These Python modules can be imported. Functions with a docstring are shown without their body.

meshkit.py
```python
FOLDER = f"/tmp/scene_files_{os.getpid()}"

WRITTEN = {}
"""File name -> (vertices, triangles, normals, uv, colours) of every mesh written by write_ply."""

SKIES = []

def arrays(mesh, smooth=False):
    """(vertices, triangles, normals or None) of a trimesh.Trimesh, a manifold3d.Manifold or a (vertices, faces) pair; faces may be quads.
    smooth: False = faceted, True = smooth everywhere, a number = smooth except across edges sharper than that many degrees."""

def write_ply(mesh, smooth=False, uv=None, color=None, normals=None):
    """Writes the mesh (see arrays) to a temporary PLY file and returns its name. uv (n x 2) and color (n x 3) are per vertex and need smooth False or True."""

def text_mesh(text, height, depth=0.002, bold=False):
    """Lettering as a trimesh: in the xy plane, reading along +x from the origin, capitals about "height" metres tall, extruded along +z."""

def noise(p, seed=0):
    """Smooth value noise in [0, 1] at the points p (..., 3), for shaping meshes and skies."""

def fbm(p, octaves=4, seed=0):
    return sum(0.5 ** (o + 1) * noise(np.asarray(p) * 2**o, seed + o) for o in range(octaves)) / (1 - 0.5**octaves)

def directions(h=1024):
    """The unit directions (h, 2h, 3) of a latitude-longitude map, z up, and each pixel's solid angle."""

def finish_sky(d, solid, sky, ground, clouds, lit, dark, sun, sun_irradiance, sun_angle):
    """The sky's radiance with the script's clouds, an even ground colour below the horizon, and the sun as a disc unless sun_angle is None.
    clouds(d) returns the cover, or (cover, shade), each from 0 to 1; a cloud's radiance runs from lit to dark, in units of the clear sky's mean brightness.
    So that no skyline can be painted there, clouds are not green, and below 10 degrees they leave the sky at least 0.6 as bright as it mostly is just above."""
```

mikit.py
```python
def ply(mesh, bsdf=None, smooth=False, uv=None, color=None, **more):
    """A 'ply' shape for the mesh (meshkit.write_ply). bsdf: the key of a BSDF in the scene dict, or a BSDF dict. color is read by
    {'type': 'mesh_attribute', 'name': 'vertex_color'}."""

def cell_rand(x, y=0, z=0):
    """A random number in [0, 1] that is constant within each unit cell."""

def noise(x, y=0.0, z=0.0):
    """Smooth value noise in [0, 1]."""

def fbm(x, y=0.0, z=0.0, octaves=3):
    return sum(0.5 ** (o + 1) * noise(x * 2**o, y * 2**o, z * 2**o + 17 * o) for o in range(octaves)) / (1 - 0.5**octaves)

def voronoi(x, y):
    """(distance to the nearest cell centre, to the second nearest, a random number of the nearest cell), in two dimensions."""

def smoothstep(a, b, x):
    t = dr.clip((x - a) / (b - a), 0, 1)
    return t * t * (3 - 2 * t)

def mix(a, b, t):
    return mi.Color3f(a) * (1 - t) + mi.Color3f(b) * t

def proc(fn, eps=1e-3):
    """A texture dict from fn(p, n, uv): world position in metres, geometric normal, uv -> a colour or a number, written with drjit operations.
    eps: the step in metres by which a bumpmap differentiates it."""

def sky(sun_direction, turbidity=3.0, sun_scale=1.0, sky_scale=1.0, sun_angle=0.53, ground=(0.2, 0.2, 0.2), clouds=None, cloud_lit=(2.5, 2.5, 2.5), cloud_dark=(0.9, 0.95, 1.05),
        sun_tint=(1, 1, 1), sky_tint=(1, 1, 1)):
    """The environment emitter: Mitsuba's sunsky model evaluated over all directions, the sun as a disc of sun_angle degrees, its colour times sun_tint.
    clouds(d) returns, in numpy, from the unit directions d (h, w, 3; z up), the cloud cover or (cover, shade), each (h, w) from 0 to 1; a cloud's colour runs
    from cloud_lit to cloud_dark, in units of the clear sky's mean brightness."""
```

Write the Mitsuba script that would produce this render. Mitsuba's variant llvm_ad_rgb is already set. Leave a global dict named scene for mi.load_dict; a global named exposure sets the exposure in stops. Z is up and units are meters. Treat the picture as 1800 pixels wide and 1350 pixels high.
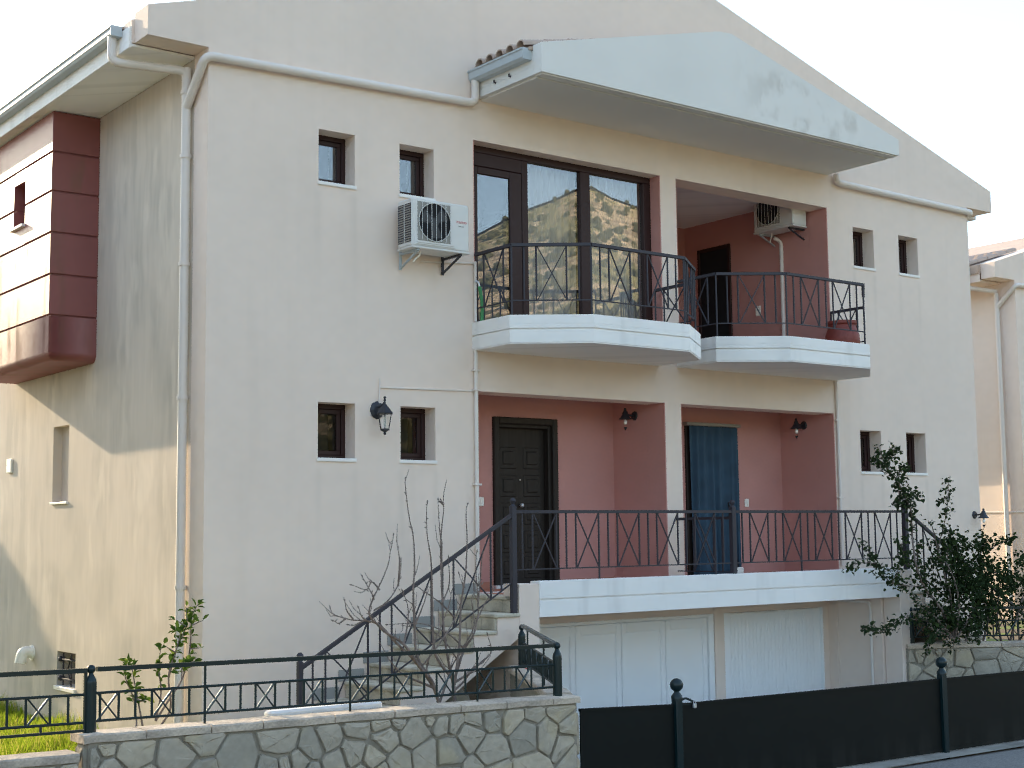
import math, random
import numpy as np, trimesh, drjit as dr, mitsuba as mi, mikit, meshkit
from shapely.geometry import Polygon, box as sbox
from shapely import affinity
from scipy.spatial import Voronoi
from mikit import proc, noise, fbm, voronoi, cell_rand, smoothstep, mix

scene, labels = {}, {}
rng = np.random.default_rng(7)
random.seed(7)
W = 13.665
MID = W / 2
# ------------------------------------------------------------------ camera, sky, exposure
def basis(yaw, pitch, roll):
    cy, sy, cp, sp = math.cos(yaw), math.sin(yaw), math.cos(pitch), math.sin(pitch)
    f = np.array([sy * cp, cy * cp, sp]); r = np.array([cy, -sy, 0]); u = np.cross(r, f)
    c, s = math.cos(roll), math.sin(roll)
    return c * r + s * u, -s * r + c * u, f
CAM = np.array([-6.575924, -14.0, 3.138505])
Rr, Ru, Rf = basis(math.radians(37.32981), math.radians(5.93495), math.radians(-0.66542))
scene['camera'] = {'type': 'perspective', 'fov': math.degrees(2 * math.atan(900 / 2515.19)), 'fov_axis': 'x', 'near_clip': 0.1, 'far_clip': 6000.0,
                   'to_world': mi.ScalarTransform4f().look_at(origin=CAM.tolist(), target=(CAM + Rf).tolist(), up=Ru.tolist())}
SUN = (-0.60, 3.78, 1.26)

def clouds(d): return np.full(d.shape[:2], 0.15)                    # an even veil of thin high cloud
scene['sky'] = mikit.sky(SUN, turbidity=3.0, sun_scale=0.55, clouds=clouds, cloud_lit=(1.6, 1.6, 1.6), sun_tint=(0.88, 0.97, 1.20))
exposure = 4.08

# ------------------------------------------------------------------ materials
def principled(color, rough=0.6, **k):
    c = color if isinstance(color, dict) else {'type': 'rgb', 'value': list(color)}
    return {'type': 'twosided', 'bsdf': {'type': 'principled', 'base_color': c, 'roughness': rough, **k}}
def bumped(b, fn, scale=1.0, eps=2e-3):
    b = b['bsdf']
    return {'type': 'twosided', 'bsdf': {'type': 'bumpmap', 'arbitrary': {**proc(fn, eps=eps)}, 'scale': scale, 'nested': b}}
def mat(name, b): scene[name] = b; return name

SILLS = [(1.352, 1.862, 7.105), (2.447, 2.967, 7.105), (1.352, 1.862, 3.955), (2.447, 2.967, 3.955), (10.698, 11.218, 7.105), (11.803, 12.313, 7.105), (10.698, 11.218, 3.955), (11.803, 12.313, 3.955)]
def plaster_fn(p, n, uv):
    m = fbm(p.x * 0.9 + 3, p.y * 0.9, p.z * 0.7, octaves=4)
    g = fbm(p.x * 9, p.y * 9, p.z * 9, octaves=3)
    h = p.x + p.y
    s = fbm(h * 7.0, p.z * 0.45, 3.3, octaves=4)
    s2 = fbm(h * 1.3, p.z * 0.6, 9.1, octaves=3)
    k = smoothstep(0.42, 0.72, s) * smoothstep(0.30, 0.62, s2) * 0.07
    w = mi.Float(0)                                                   # water runs below the sill ends
    for x0, x1, z in SILLS:
        for x in (x0 + .02, x1 - .02):
            w += dr.exp(-dr.square((p.x - x + .03 * (s - .5)) / .045)) * smoothstep(z + .01, z - .12, p.z) * smoothstep(z - 1.5, z - .2, p.z)
    k += dr.select(dr.abs(p.y) < .1, w, 0) * (0.05 + 0.16 * s)
    c = mi.Color3f(0.735, 0.615, 0.53) * (0.94 + 0.10 * m + 0.05 * (g - .5))
    return mix(c, mi.Color3f(0.40, 0.35, 0.29), dr.clip(k, 0, 0.8))
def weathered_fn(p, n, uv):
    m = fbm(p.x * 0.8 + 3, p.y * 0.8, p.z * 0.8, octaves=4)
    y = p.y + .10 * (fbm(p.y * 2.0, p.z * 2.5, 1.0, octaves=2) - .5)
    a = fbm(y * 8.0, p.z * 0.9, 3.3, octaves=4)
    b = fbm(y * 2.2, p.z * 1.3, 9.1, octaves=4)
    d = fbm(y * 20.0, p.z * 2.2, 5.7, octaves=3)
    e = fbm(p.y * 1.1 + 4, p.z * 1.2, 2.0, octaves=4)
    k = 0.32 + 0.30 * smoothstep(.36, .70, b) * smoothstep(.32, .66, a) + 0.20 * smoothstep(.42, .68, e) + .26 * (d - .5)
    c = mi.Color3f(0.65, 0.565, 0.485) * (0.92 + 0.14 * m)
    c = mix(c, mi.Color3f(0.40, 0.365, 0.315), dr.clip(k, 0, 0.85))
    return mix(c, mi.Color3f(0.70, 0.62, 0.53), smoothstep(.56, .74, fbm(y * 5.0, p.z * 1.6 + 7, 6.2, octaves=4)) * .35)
def grain(p, n, uv): return 0.0016 * noise(p.x * 170, p.y * 170, p.z * 170) + 0.0012 * noise(p.x * 60, p.y * 60, p.z * 60) + 0.004 * fbm(p.x * 2.2, p.y * 2.2, p.z * 2.2, octaves=2)
mat('m_cream', bumped(principled(proc(plaster_fn), 0.85, specular=0.25), grain, 1.0))
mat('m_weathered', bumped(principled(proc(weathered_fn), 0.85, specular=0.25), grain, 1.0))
def white_fn(p, n, uv):
    s = fbm((p.x + p.y) * 5.0, p.z * 0.7, 1.0, octaves=3)
    d = fbm(p.x * 1.6, p.y * 1.6, p.z * 1.6, octaves=3)
    return mi.Color3f(0.80, 0.79, 0.77) * (0.92 + 0.09 * d) * (1 - 0.10 * smoothstep(0.55, 0.8, s))
mat('m_white', bumped(principled(proc(white_fn), 0.75, specular=0.3), grain, 0.8))
def canopy_fn(p, n, uv):
    d = fbm(p.x * 1.2, p.y * 1.6, p.z * 1.6, octaves=3)
    c = mi.Color3f(0.68, 0.665, 0.635) * (0.93 + 0.1 * d)
    a = fbm(p.x * 2.6 + 4.2, p.z * 2.2 + 1.5, 0.7, octaves=4)
    b = fbm(p.x * 8, p.z * 5, 2.2, octaves=3)
    zone = smoothstep(6.6, 7.8, p.x) * smoothstep(10.0, 9.6, p.x) * smoothstep(-1.25, -1.29, p.y) * smoothstep(9.15, 8.98, p.z + (p.x - 8.6) * .22)
    k = zone * smoothstep(0.46, 0.64, a) * smoothstep(0.28, 0.60, b) * 0.40
    return mix(c, mi.Color3f(0.36, 0.33, 0.29), k)
mat('m_canopy', bumped(principled(proc(canopy_fn), 0.8, specular=0.25), grain, 0.8))
def pink_fn(p, n, uv):
    d = fbm(p.x * 1.8, p.y * 1.8, p.z * 1.8, octaves=3)
    g = noise(p.x * 40, p.y * 40, p.z * 40)
    return mi.Color3f(0.52, 0.262, 0.232) * (0.90 + 0.14 * d + 0.04 * g)
mat('m_pink', bumped(principled(proc(pink_fn), 0.85, specular=0.2), grain, 1.0))
def bay_fn(p, n, uv):
    s = fbm((p.y + p.x) * 6.0, p.z * 0.9, 4.0, octaves=4)
    e = fbm((p.y + p.x) * 1.5, p.z * 1.1, 1.0, octaves=3)
    k = smoothstep(0.5, 0.75, s) * smoothstep(0.42, 0.6, e)
    return mix(mi.Color3f(0.22, 0.068, 0.064) * (0.92 + 0.16 * e), mi.Color3f(0.17, 0.075, 0.05), k * 0.7)
def bay_rough(p, n, uv):
    s = fbm((p.y + p.x) * 6.0, p.z * 0.9, 4.0, octaves=4)
    e = fbm((p.y + p.x) * 1.5, p.z * 1.1, 1.0, octaves=3)
    return 0.40 + 0.20 * smoothstep(0.48, 0.75, s) * smoothstep(0.4, 0.6, e) + 0.12 * smoothstep(7.2, 5.4, p.z)
mat('m_bay', {'type': 'twosided', 'bsdf': {'type': 'principled', 'base_color': proc(bay_fn), 'roughness': proc(bay_rough), 'specular': 0.6}})
mat('m_brown', principled((0.032, 0.014, 0.013), 0.45, specular=0.25))
def door_fn(p, n, uv):
    g = fbm(p.x * 40, p.y * 40, p.z * 2.2, octaves=3)
    return mi.Color3f(0.028, 0.023, 0.020) * (0.7 + 0.6 * g)
mat('m_door', principled(proc(door_fn), 0.5, specular=0.2))
mat('m_pipe', principled((0.66, 0.60, 0.55), 0.45, specular=0.4))
mat('m_gutter', principled((0.42, 0.46, 0.48), 0.55, specular=0.25))
mat('m_alu', principled((0.78, 0.79, 0.80), 0.38, specular=0.5))
mat('m_iron', principled((0.038, 0.036, 0.046), 0.5, specular=0.3))
mat('m_green', principled((0.004, 0.016, 0.019), 0.3, specular=0.35))
mat('m_green_gloss', principled((0.006, 0.022, 0.026), 0.34, specular=0.9))
def gate_fn(p, n, uv):
    d = fbm(p.x * 3, p.y * 3, p.z * 3, octaves=3)
    s = fbm(p.x * 9, p.z * 1.0, 2.0, octaves=3)
    dust = smoothstep(0.95, 0.42, p.z) * smoothstep(.35, .7, s)
    return mix(mi.Color3f(0.0022, 0.0048, 0.0050) * (0.8 + 0.4 * d), mi.Color3f(0.03, 0.03, 0.027), 0.3 * dust)
mat('m_gate', principled(proc(gate_fn), 0.5, specular=0.18))
mat('m_lamp', principled((0.02, 0.022, 0.03), 0.45, specular=0.5))
mat('m_glass', {'type': 'thindielectric', 'int_ior': 1.9, 'ext_ior': 1.0})
mat('m_glass_screened', {'type': 'thindielectric', 'int_ior': 1.28, 'ext_ior': 1.0})
mat('m_clear', {'type': 'thindielectric', 'int_ior': 1.5, 'ext_ior': 1.0})
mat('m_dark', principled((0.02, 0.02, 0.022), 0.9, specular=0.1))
mat('m_room', principled((0.22, 0.20, 0.18), 0.9, specular=0.1))
mat('m_screen', principled((0.05, 0.06, 0.075), 0.6, specular=0.3))
mat('m_fan', principled((0.03, 0.03, 0.033), 0.5))
mat('m_curtain', {'type': 'principledthin', 'base_color': {'type': 'rgb', 'value': [0.52, 0.51, 0.495]}, 'roughness': 0.8, 'diff_trans': 0.7})
mat('m_blue', principled(proc(lambda p, n, uv: mi.Color3f(0.024, 0.060, 0.10) * (0.75 + 0.5 * fbm(p.x * 3, p.y * 3, p.z * 5, octaves=3))), 0.8, sheen=0.4))
mat('m_marble', principled((0.72, 0.70, 0.67), 0.5))
def tread_fn(p, n, uv):
    a = fbm(p.x * 6, p.y * 6, p.z * 6, octaves=4); b = noise(p.x * 60, p.y * 60, p.z * 60)
    return mix(mi.Color3f(0.50, 0.455, 0.36), mi.Color3f(0.32, 0.29, 0.225), smoothstep(.35, .75, a)) * (0.88 + .24 * b)
mat('m_tread', bumped(principled(proc(tread_fn), 0.85), lambda p, n, uv: 0.006 * fbm(p.x * 25, p.y * 25, p.z * 25, octaves=3), 1.0))
mat('m_skirt', principled((0.27, 0.265, 0.25), 0.75))
mat('m_terracotta_tile', principled((0.42, 0.17, 0.11), 0.6))
def stone_mat(name, base, off):
    def fn(p, n, uv):
        a = fbm(p.x * 5 + off, p.y * 5, p.z * 5, octaves=4)
        b = fbm(p.x * 26, p.y * 26 + off, p.z * 26, octaves=3)
        r = smoothstep(0.55, 0.75, fbm(p.x * 3 + off, p.y * 3, p.z * 3 + 4, octaves=3))
        c = mi.Color3f(base) * (0.72 + 0.36 * a + 0.28 * (b - .5))
        return mix(c, mi.Color3f(0.44, 0.36, 0.22), r * 0.45)
    mat(name, bumped(principled(proc(fn), 0.9, specular=0.2), lambda p, n, uv: 0.022 * fbm(p.x * 11, p.y * 11, p.z * 11 + off, octaves=4), 1.0, 3e-3))
stone_mat('m_stone', (0.40, 0.35, 0.275), 0.0)
stone_mat('m_stone_001', (0.34, 0.305, 0.245), 5.0)
stone_mat('m_stone_002', (0.45, 0.385, 0.29), 9.0)
def mortar_fn(p, n, uv): return mi.Color3f(0.265, 0.235, 0.19) * (0.75 + 0.5 * fbm(p.x * 18, p.y * 18, p.z * 18, octaves=3))
mat('m_mortar', bumped(principled(proc(mortar_fn), 0.95), lambda p, n, uv: 0.008 * fbm(p.x * 40, p.y * 40, p.z * 40, octaves=3), 1.0))
def coping_fn(p, n, uv):
    a = fbm(p.x * 4, p.y * 4, p.z * 4, octaves=4); b = noise(p.x * 70, p.y * 70, p.z * 70)
    return mix(mi.Color3f(0.50, 0.415, 0.325), mi.Color3f(0.34, 0.285, 0.23), smoothstep(.35, .7, a)) * (0.8 + .4 * b)
mat('m_coping', bumped(principled(proc(coping_fn), 0.9), lambda p, n, uv: 0.012 * fbm(p.x * 22, p.y * 22, p.z * 22, octaves=3), 1.0, 3e-3))
def asphalt_fn(p, n, uv):
    b = noise(p.x * 60, p.y * 60); a = fbm(p.x * .8, p.y * .8, octaves=4)
    return mi.Color3f(0.13, 0.125, 0.118) * (0.6 + 0.5 * a + 0.5 * b)
mat('m_asphalt', bumped(principled(proc(asphalt_fn), 0.9), lambda p, n, uv: 0.006 * noise(p.x * 55, p.y * 55), 1.0))
def concrete_fn(p, n, uv):
    a = fbm(p.x * 1.7, p.y * 1.7, p.z, octaves=4); b = noise(p.x * 45, p.y * 45, p.z * 45)
    return mi.Color3f(0.38, 0.36, 0.32) * (0.55 + 0.5 * a + 0.25 * b)
mat('m_concrete', bumped(principled(proc(concrete_fn), 0.9), lambda p, n, uv: 0.004 * noise(p.x * 40, p.y * 40, p.z * 40), 1.0))
mat('m_strip', bumped(principled(proc(lambda p, n, uv: mi.Color3f(0.25, 0.235, 0.205) * (0.5 + 0.7 * fbm(p.x * 4, p.y * 4, octaves=4))), 0.9), lambda p, n, uv: 0.004 * noise(p.x * 40, p.y * 40, p.z * 40), 1.0))
def soil_fn(p, n, uv):
    a = fbm(p.x * 2, p.y * 2, octaves=4); b = noise(p.x * 30, p.y * 30)
    return mix(mi.Color3f(0.13, 0.10, 0.065), mi.Color3f(0.12, 0.15, 0.04), smoothstep(.45, .6, a)) * (.7 + .6 * b)
mat('m_soil', principled(proc(soil_fn), 0.95))
def ground_fn(p, n, uv):
    a = fbm(p.x * .15, p.y * .15, octaves=4); b = fbm(p.x * 1.5, p.y * 1.5, octaves=3)
    return mix(mi.Color3f(0.34, 0.28, 0.17), mi.Color3f(0.17, 0.19, 0.07), smoothstep(.45, .65, a)) * (.7 + .6 * b)
mat('m_ground', principled(proc(ground_fn), 0.95))
def hill_fn(p, n, uv):
    a = fbm(p.x * .05, p.y * .05, p.z * .09, octaves=5); b = fbm(p.x * .5, p.y * .5, p.z * .8, octaves=4)
    rock = smoothstep(.47, .60, a + .55 * (b - .5))
    c = mix(mi.Color3f(0.24, 0.215, 0.10), mi.Color3f(0.46, 0.36, 0.24), rock)
    ledge = smoothstep(.55, .62, fbm(p.x * .12, p.y * .12, p.z * 1.1, octaves=3))
    c = mix(c, mi.Color3f(0.17, 0.12, 0.075), ledge * rock * .8)
    bush = smoothstep(.56, .63, fbm(p.x * .55 + 7, p.y * .55, p.z * .55, octaves=4))
    return mix(c, mi.Color3f(0.055, 0.065, 0.025), bush * .8) * (.62 + .76 * fbm(p.x * 1.6, p.y * 1.6, p.z * 1.6, octaves=3))
mat('m_hill', principled(proc(hill_fn), 0.95))
def tile_fn(p, n, uv):
    a = fbm(p.x * 3, p.y * 3, p.z * 3, octaves=3)
    return mix(mi.Color3f(0.50, 0.36, 0.28), mi.Color3f(0.34, 0.27, 0.22), a)
mat('m_tile', principled(proc(tile_fn), 0.8))
mat('m_bark', principled(proc(lambda p, n, uv: mi.Color3f(0.17, 0.13, 0.112) * (.6 + .8 * noise(p.x * 40, p.y * 40, p.z * 25))), 0.85))
def leaf_mat(name, c, k=0.35, rough=0.4):
    mat(name, {'type': 'principledthin', 'base_color': {'type': 'rgb', 'value': list(c)}, 'roughness': rough, 'diff_trans': k * 2, 'eta': 1.45})
leaf_mat('m_leaf', (0.055, 0.10, 0.02), 0.3, 0.3)
leaf_mat('m_leaf_light', (0.14, 0.20, 0.035), 0.4, 0.35)
leaf_mat('m_bougain', (0.030, 0.048, 0.022), 0.25, 0.45)
leaf_mat('m_bougain_light', (0.055, 0.085, 0.03), 0.35, 0.45)
leaf_mat('m_grass', (0.27, 0.36, 0.03), 0.45, 0.5)
leaf_mat('m_grass_dry', (0.45, 0.42, 0.10), 0.45, 0.5)
leaf_mat('m_cypress', (0.03, 0.05, 0.02), 0.2, 0.5)
mat('m_pot', principled(proc(lambda p, n, uv: mi.Color3f(0.21, 0.045, 0.035) * (.75 + .5 * fbm(p.x * 9, p.y * 9, p.z * 9, octaves=3))), 0.55))
mat('m_hose', principled((0.02, 0.20, 0.06), 0.4))
mat('m_ac', principled((0.60, 0.59, 0.565), 0.4, specular=0.4))
mat('m_ac_grey', principled((0.24, 0.23, 0.21), 0.5))
mat('m_red', principled((0.55, 0.03, 0.03), 0.5))
mat('m_plastic', principled((0.80, 0.78, 0.72), 0.4))
mat('m_steel', principled((0.55, 0.57, 0.6), 0.35, metallic=0.6))

# ------------------------------------------------------------------ helpers
def num(key):
    if key not in used: used.add(key); return key
    i = 1
    while f'{key}_{i:03d}' in used: i += 1
    used.add(f'{key}_{i:03d}'); return f'{key}_{i:03d}'
used = set()
def thing(name, label, cat, group=None, kind=None):
    k = num(name); labels[k] = {'label': label, 'category': cat}
    if group: labels[k]['group'] = group
    if kind: labels[k]['kind'] = kind
    return k
def struct(name, mesh, bsdf, smooth=False, label=None, kind='structure'):
    k = num(name); scene[k] = mikit.ply(mesh, bsdf, smooth=smooth); labels[k] = {'kind': kind, 'label': label or name.replace('_', ' '), 'category': name.replace('_', ' ')}
    return k
def put(key, mesh, bsdf, smooth=False, uv=None):
    k = num(key); scene[k] = mikit.ply(mesh, bsdf, smooth=smooth); return k
def stuff(k): labels[k] = {**labels.get(k, {}), 'kind': 'stuff'}; return k
def cat(ms): return trimesh.util.concatenate([m if isinstance(m, trimesh.Trimesh) else trimesh.Trimesh(*m, process=False) for m in ms])
BF = np.array([[0, 2, 1], [0, 3, 2], [4, 5, 6], [4, 6, 7], [0, 1, 5], [0, 5, 4], [1, 2, 6], [1, 6, 5], [2, 3, 7], [2, 7, 6], [3, 0, 4], [3, 4, 7]])
def bx(x0, x1, y0, y1, z0, z1):
    v = np.array([[x0, y0, z0], [x1, y0, z0], [x1, y1, z0], [x0, y1, z0], [x0, y0, z1], [x1, y0, z1], [x1, y1, z1], [x0, y1, z1]], float)
    return trimesh.Trimesh(v, BF, process=False)
def cbx(x0, x1, y0, y1, z0, z1, c=0.008):
    pts = []
    for sx in (0, 1):
        for sy in (0, 1):
            for sz in (0, 1):
                x, y, z = (x0, x1)[sx], (y0, y1)[sy], (z0, z1)[sz]
                dx, dy, dz = c * (1 - 2 * sx), c * (1 - 2 * sy), c * (1 - 2 * sz)
                pts += [(x, y + dy, z + dz), (x + dx, y, z + dz), (x + dx, y + dy, z)]
    return trimesh.convex.convex_hull(np.array(pts))
def ext(poly, a, b, axis='y'):
    """polygon in the plane across axis, extruded along the axis from a to b; for 'y' the polygon is (x, z), 'x': (y, z), 'z': (x, y)"""
    m = trimesh.creation.extrude_polygon(poly, b - a)
    v = np.array(m.vertices); f = np.array(m.faces)
    if axis == 'y': v = np.c_[v[:, 0], a + v[:, 2], v[:, 1]]; f = f[:, ::-1]
    elif axis == 'x': v = np.c_[a + v[:, 2], v[:, 0], v[:, 1]]
    else: v = np.c_[v[:, :2], a + v[:, 2]]
    return trimesh.Trimesh(v, f, process=False)
def tube(pts, r, sides=8, cap=True):
    p = np.asarray(pts, float); n = len(p)
    r = np.broadcast_to(r, (n,))
    t = np.gradient(p, axis=0) if n > 2 else np.repeat([p[1] - p[0]], 2, 0)
    d = np.diff(p, axis=0); d /= np.linalg.norm(d, axis=1, keepdims=True) + 1e-12
    t[0], t[-1] = d[0], d[-1]
    for i in range(1, n - 1): t[i] = d[i - 1] + d[i]
    t /= np.linalg.norm(t, axis=1, keepdims=True) + 1e-12
    a = np.cross(t[0], [0, 0, 1.0] if abs(t[0][2]) < .9 else [1.0, 0, 0]); a /= np.linalg.norm(a)
    V, ang = [], np.arange(sides) * 2 * np.pi / sides + math.pi / sides
    for i in range(n):
        a = a - t[i] * (a @ t[i]); a /= np.linalg.norm(a); b = np.cross(t[i], a)
        k = 1.0
        if 0 < i < n - 1: k = 1 / max(0.5, abs(d[i] @ t[i]))
        V.append(p[i] + r[i] * (np.cos(ang)[:, None] * a + np.sin(ang)[:, None] * b))
    V = np.concatenate(V); F = []
    for i in range(n - 1):
        for j in range(sides):
            q = (i * sides + j, i * sides + (j + 1) % sides, (i + 1) * sides + (j + 1) % sides, (i + 1) * sides + j)
            F += [(q[0], q[1], q[2]), (q[0], q[2], q[3])]
    if cap:
        V = np.vstack([V, p[0], p[-1]]); c0, c1 = n * sides, n * sides + 1
        for j in range(sides):
            F += [(c0, (j + 1) % sides, j), (c1, (n - 1) * sides + j, (n - 1) * sides + (j + 1) % sides)]
    return trimesh.Trimesh(V, np.array(F), process=False)
def bar(a, b, w, d=None):
    """square bar from a to b"""
    d = d or w
    a, b = np.array(a, float), np.array(b, float); t = (b - a) / np.linalg.norm(b - a)
    s = np.cross(t, [0, 0, 1.0] if abs(t[2]) < .95 else [0, 1.0, 0]); s /= np.linalg.norm(s); u = np.cross(s, t)
    v = [q + i * s * w / 2 + j * u * d / 2 for q in (a, b) for i, j in ((-1, -1), (1, -1), (1, 1), (-1, 1))]
    m = trimesh.Trimesh(np.array(v), BF, process=False)
    if m.volume < 0: m.invert()
    return m
def lathe(profile, c=(0, 0, 0), sides=20):
    m = trimesh.creation.revolve(np.array(profile, float), sections=sides); m.apply_translation(c); return m
def ball(c, r, n=2):
    m = trimesh.creation.icosphere(n, r); m.apply_translation(c); return m
def mirror(m, on=True):
    if not on: return m
    v = np.array(m.vertices); v[:, 0] = W - v[:, 0]; return trimesh.Trimesh(v, np.array(m.faces)[:, ::-1], process=False)
def rect(x0, x1, z0, z1): return sbox(x0, z0, x1, z1)
def bent(pts, r=0.08, n=4):
    """rounds the corners of a polyline"""
    p = [np.array(q, float) for q in pts]; out = [p[0]]
    for i in range(1, len(p) - 1):
        a, b, c = p[i - 1], p[i], p[i + 1]
        la, lc = min(r, np.linalg.norm(a - b) * .49), min(r, np.linalg.norm(c - b) * .49)
        s, e = b + (a - b) / np.linalg.norm(a - b) * la, b + (c - b) / np.linalg.norm(c - b) * lc
        for t in np.linspace(0, 1, n + 1): out.append((1 - t) ** 2 * s + 2 * t * (1 - t) * b + t * t * e)
    return np.array(out + [p[-1]])

# ------------------------------------------------------------------ ground, street, driveway, hill
def sheet(poly, zf, nx=2.0):
    m = trimesh.creation.extrude_polygon(poly, 0.1); del m
    v, f = trimesh.creation.triangulate_polygon(poly, engine='earcut') if True else (None, None)
    v = np.c_[v, [zf(*q) for q in v]]
    t = trimesh.Trimesh(v, f, process=False)
    if t.face_normals[:, 2].mean() < 0: t.invert()
    return t
def zstreet(x, y): return 0.47 - 0.0085 * (x - 7) + 0.012 * (y + 3.3)
g = np.array([[-3000, -3000, -0.35], [3000, -3000, -0.35], [3000, 3000, -0.35], [-3000, 3000, -0.35]], float)
struct('ground', (g, np.array([[0, 1, 2], [0, 2, 3]])), 'm_ground', label='dry ground reaching to the horizon')
xs = np.linspace(-60, 70, 40)
def strip(y0, y1, dz, n=3):
    ys = np.linspace(y0, y1, n); V = [(x, y, zstreet(x, y) + dz) for x in xs for y in ys]; F = []
    for i in range(len(xs) - 1):
        for j in range(n - 1):
            a = i * n + j; F += [(a, a + n, a + n + 1), (a, a + n + 1, a + 1)]
    return trimesh.Trimesh(np.array(V), np.array(F), process=False)
struct('street', strip(-13, -3.52, 0.0), 'm_asphalt', label='asphalt street in front of the black gate')
struct('street_gutter', strip(-3.58, -3.28, 0.03, 2), 'm_strip', label='pale concrete strip along the foot of the gate')
struct('street_bank', strip(-60, -13, 0.05), 'm_ground', label='bank on the far side of the street')
dv = Polygon([(2.35, -3.34), (3.7, -0.9), (3.6, 0.6), (10.1, 0.6), (10.1, -1.0), (14.0, -3.34)])
struct('driveway', sheet(dv, lambda x, y: 0.05 + 0.37 * max(0, (-y - 0.2) / 3.1)), 'm_concrete', label='concrete driveway down to the garage doors')
gl = Polygon([(-14, -3.15), (2.2, -3.15), (3.3, -1.0), (3.3, 0.1), (0.1, 0.1), (0.1, 20), (-14, 20)])
struct('garden_ground', sheet(gl, lambda x, y: 0.78), 'm_soil', label='soil of the left garden beside the house')
gr = Polygon([(10.2, -1.0), (14.0, -3.2), (20.5, -3.2), (20.5, 12), (13.4, 12), (13.4, 0.1), (10.2, 0.1)])
struct('garden_ground', sheet(gr, lambda x, y: 1.2), 'm_soil', label='soil of the right garden between the two houses')
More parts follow.
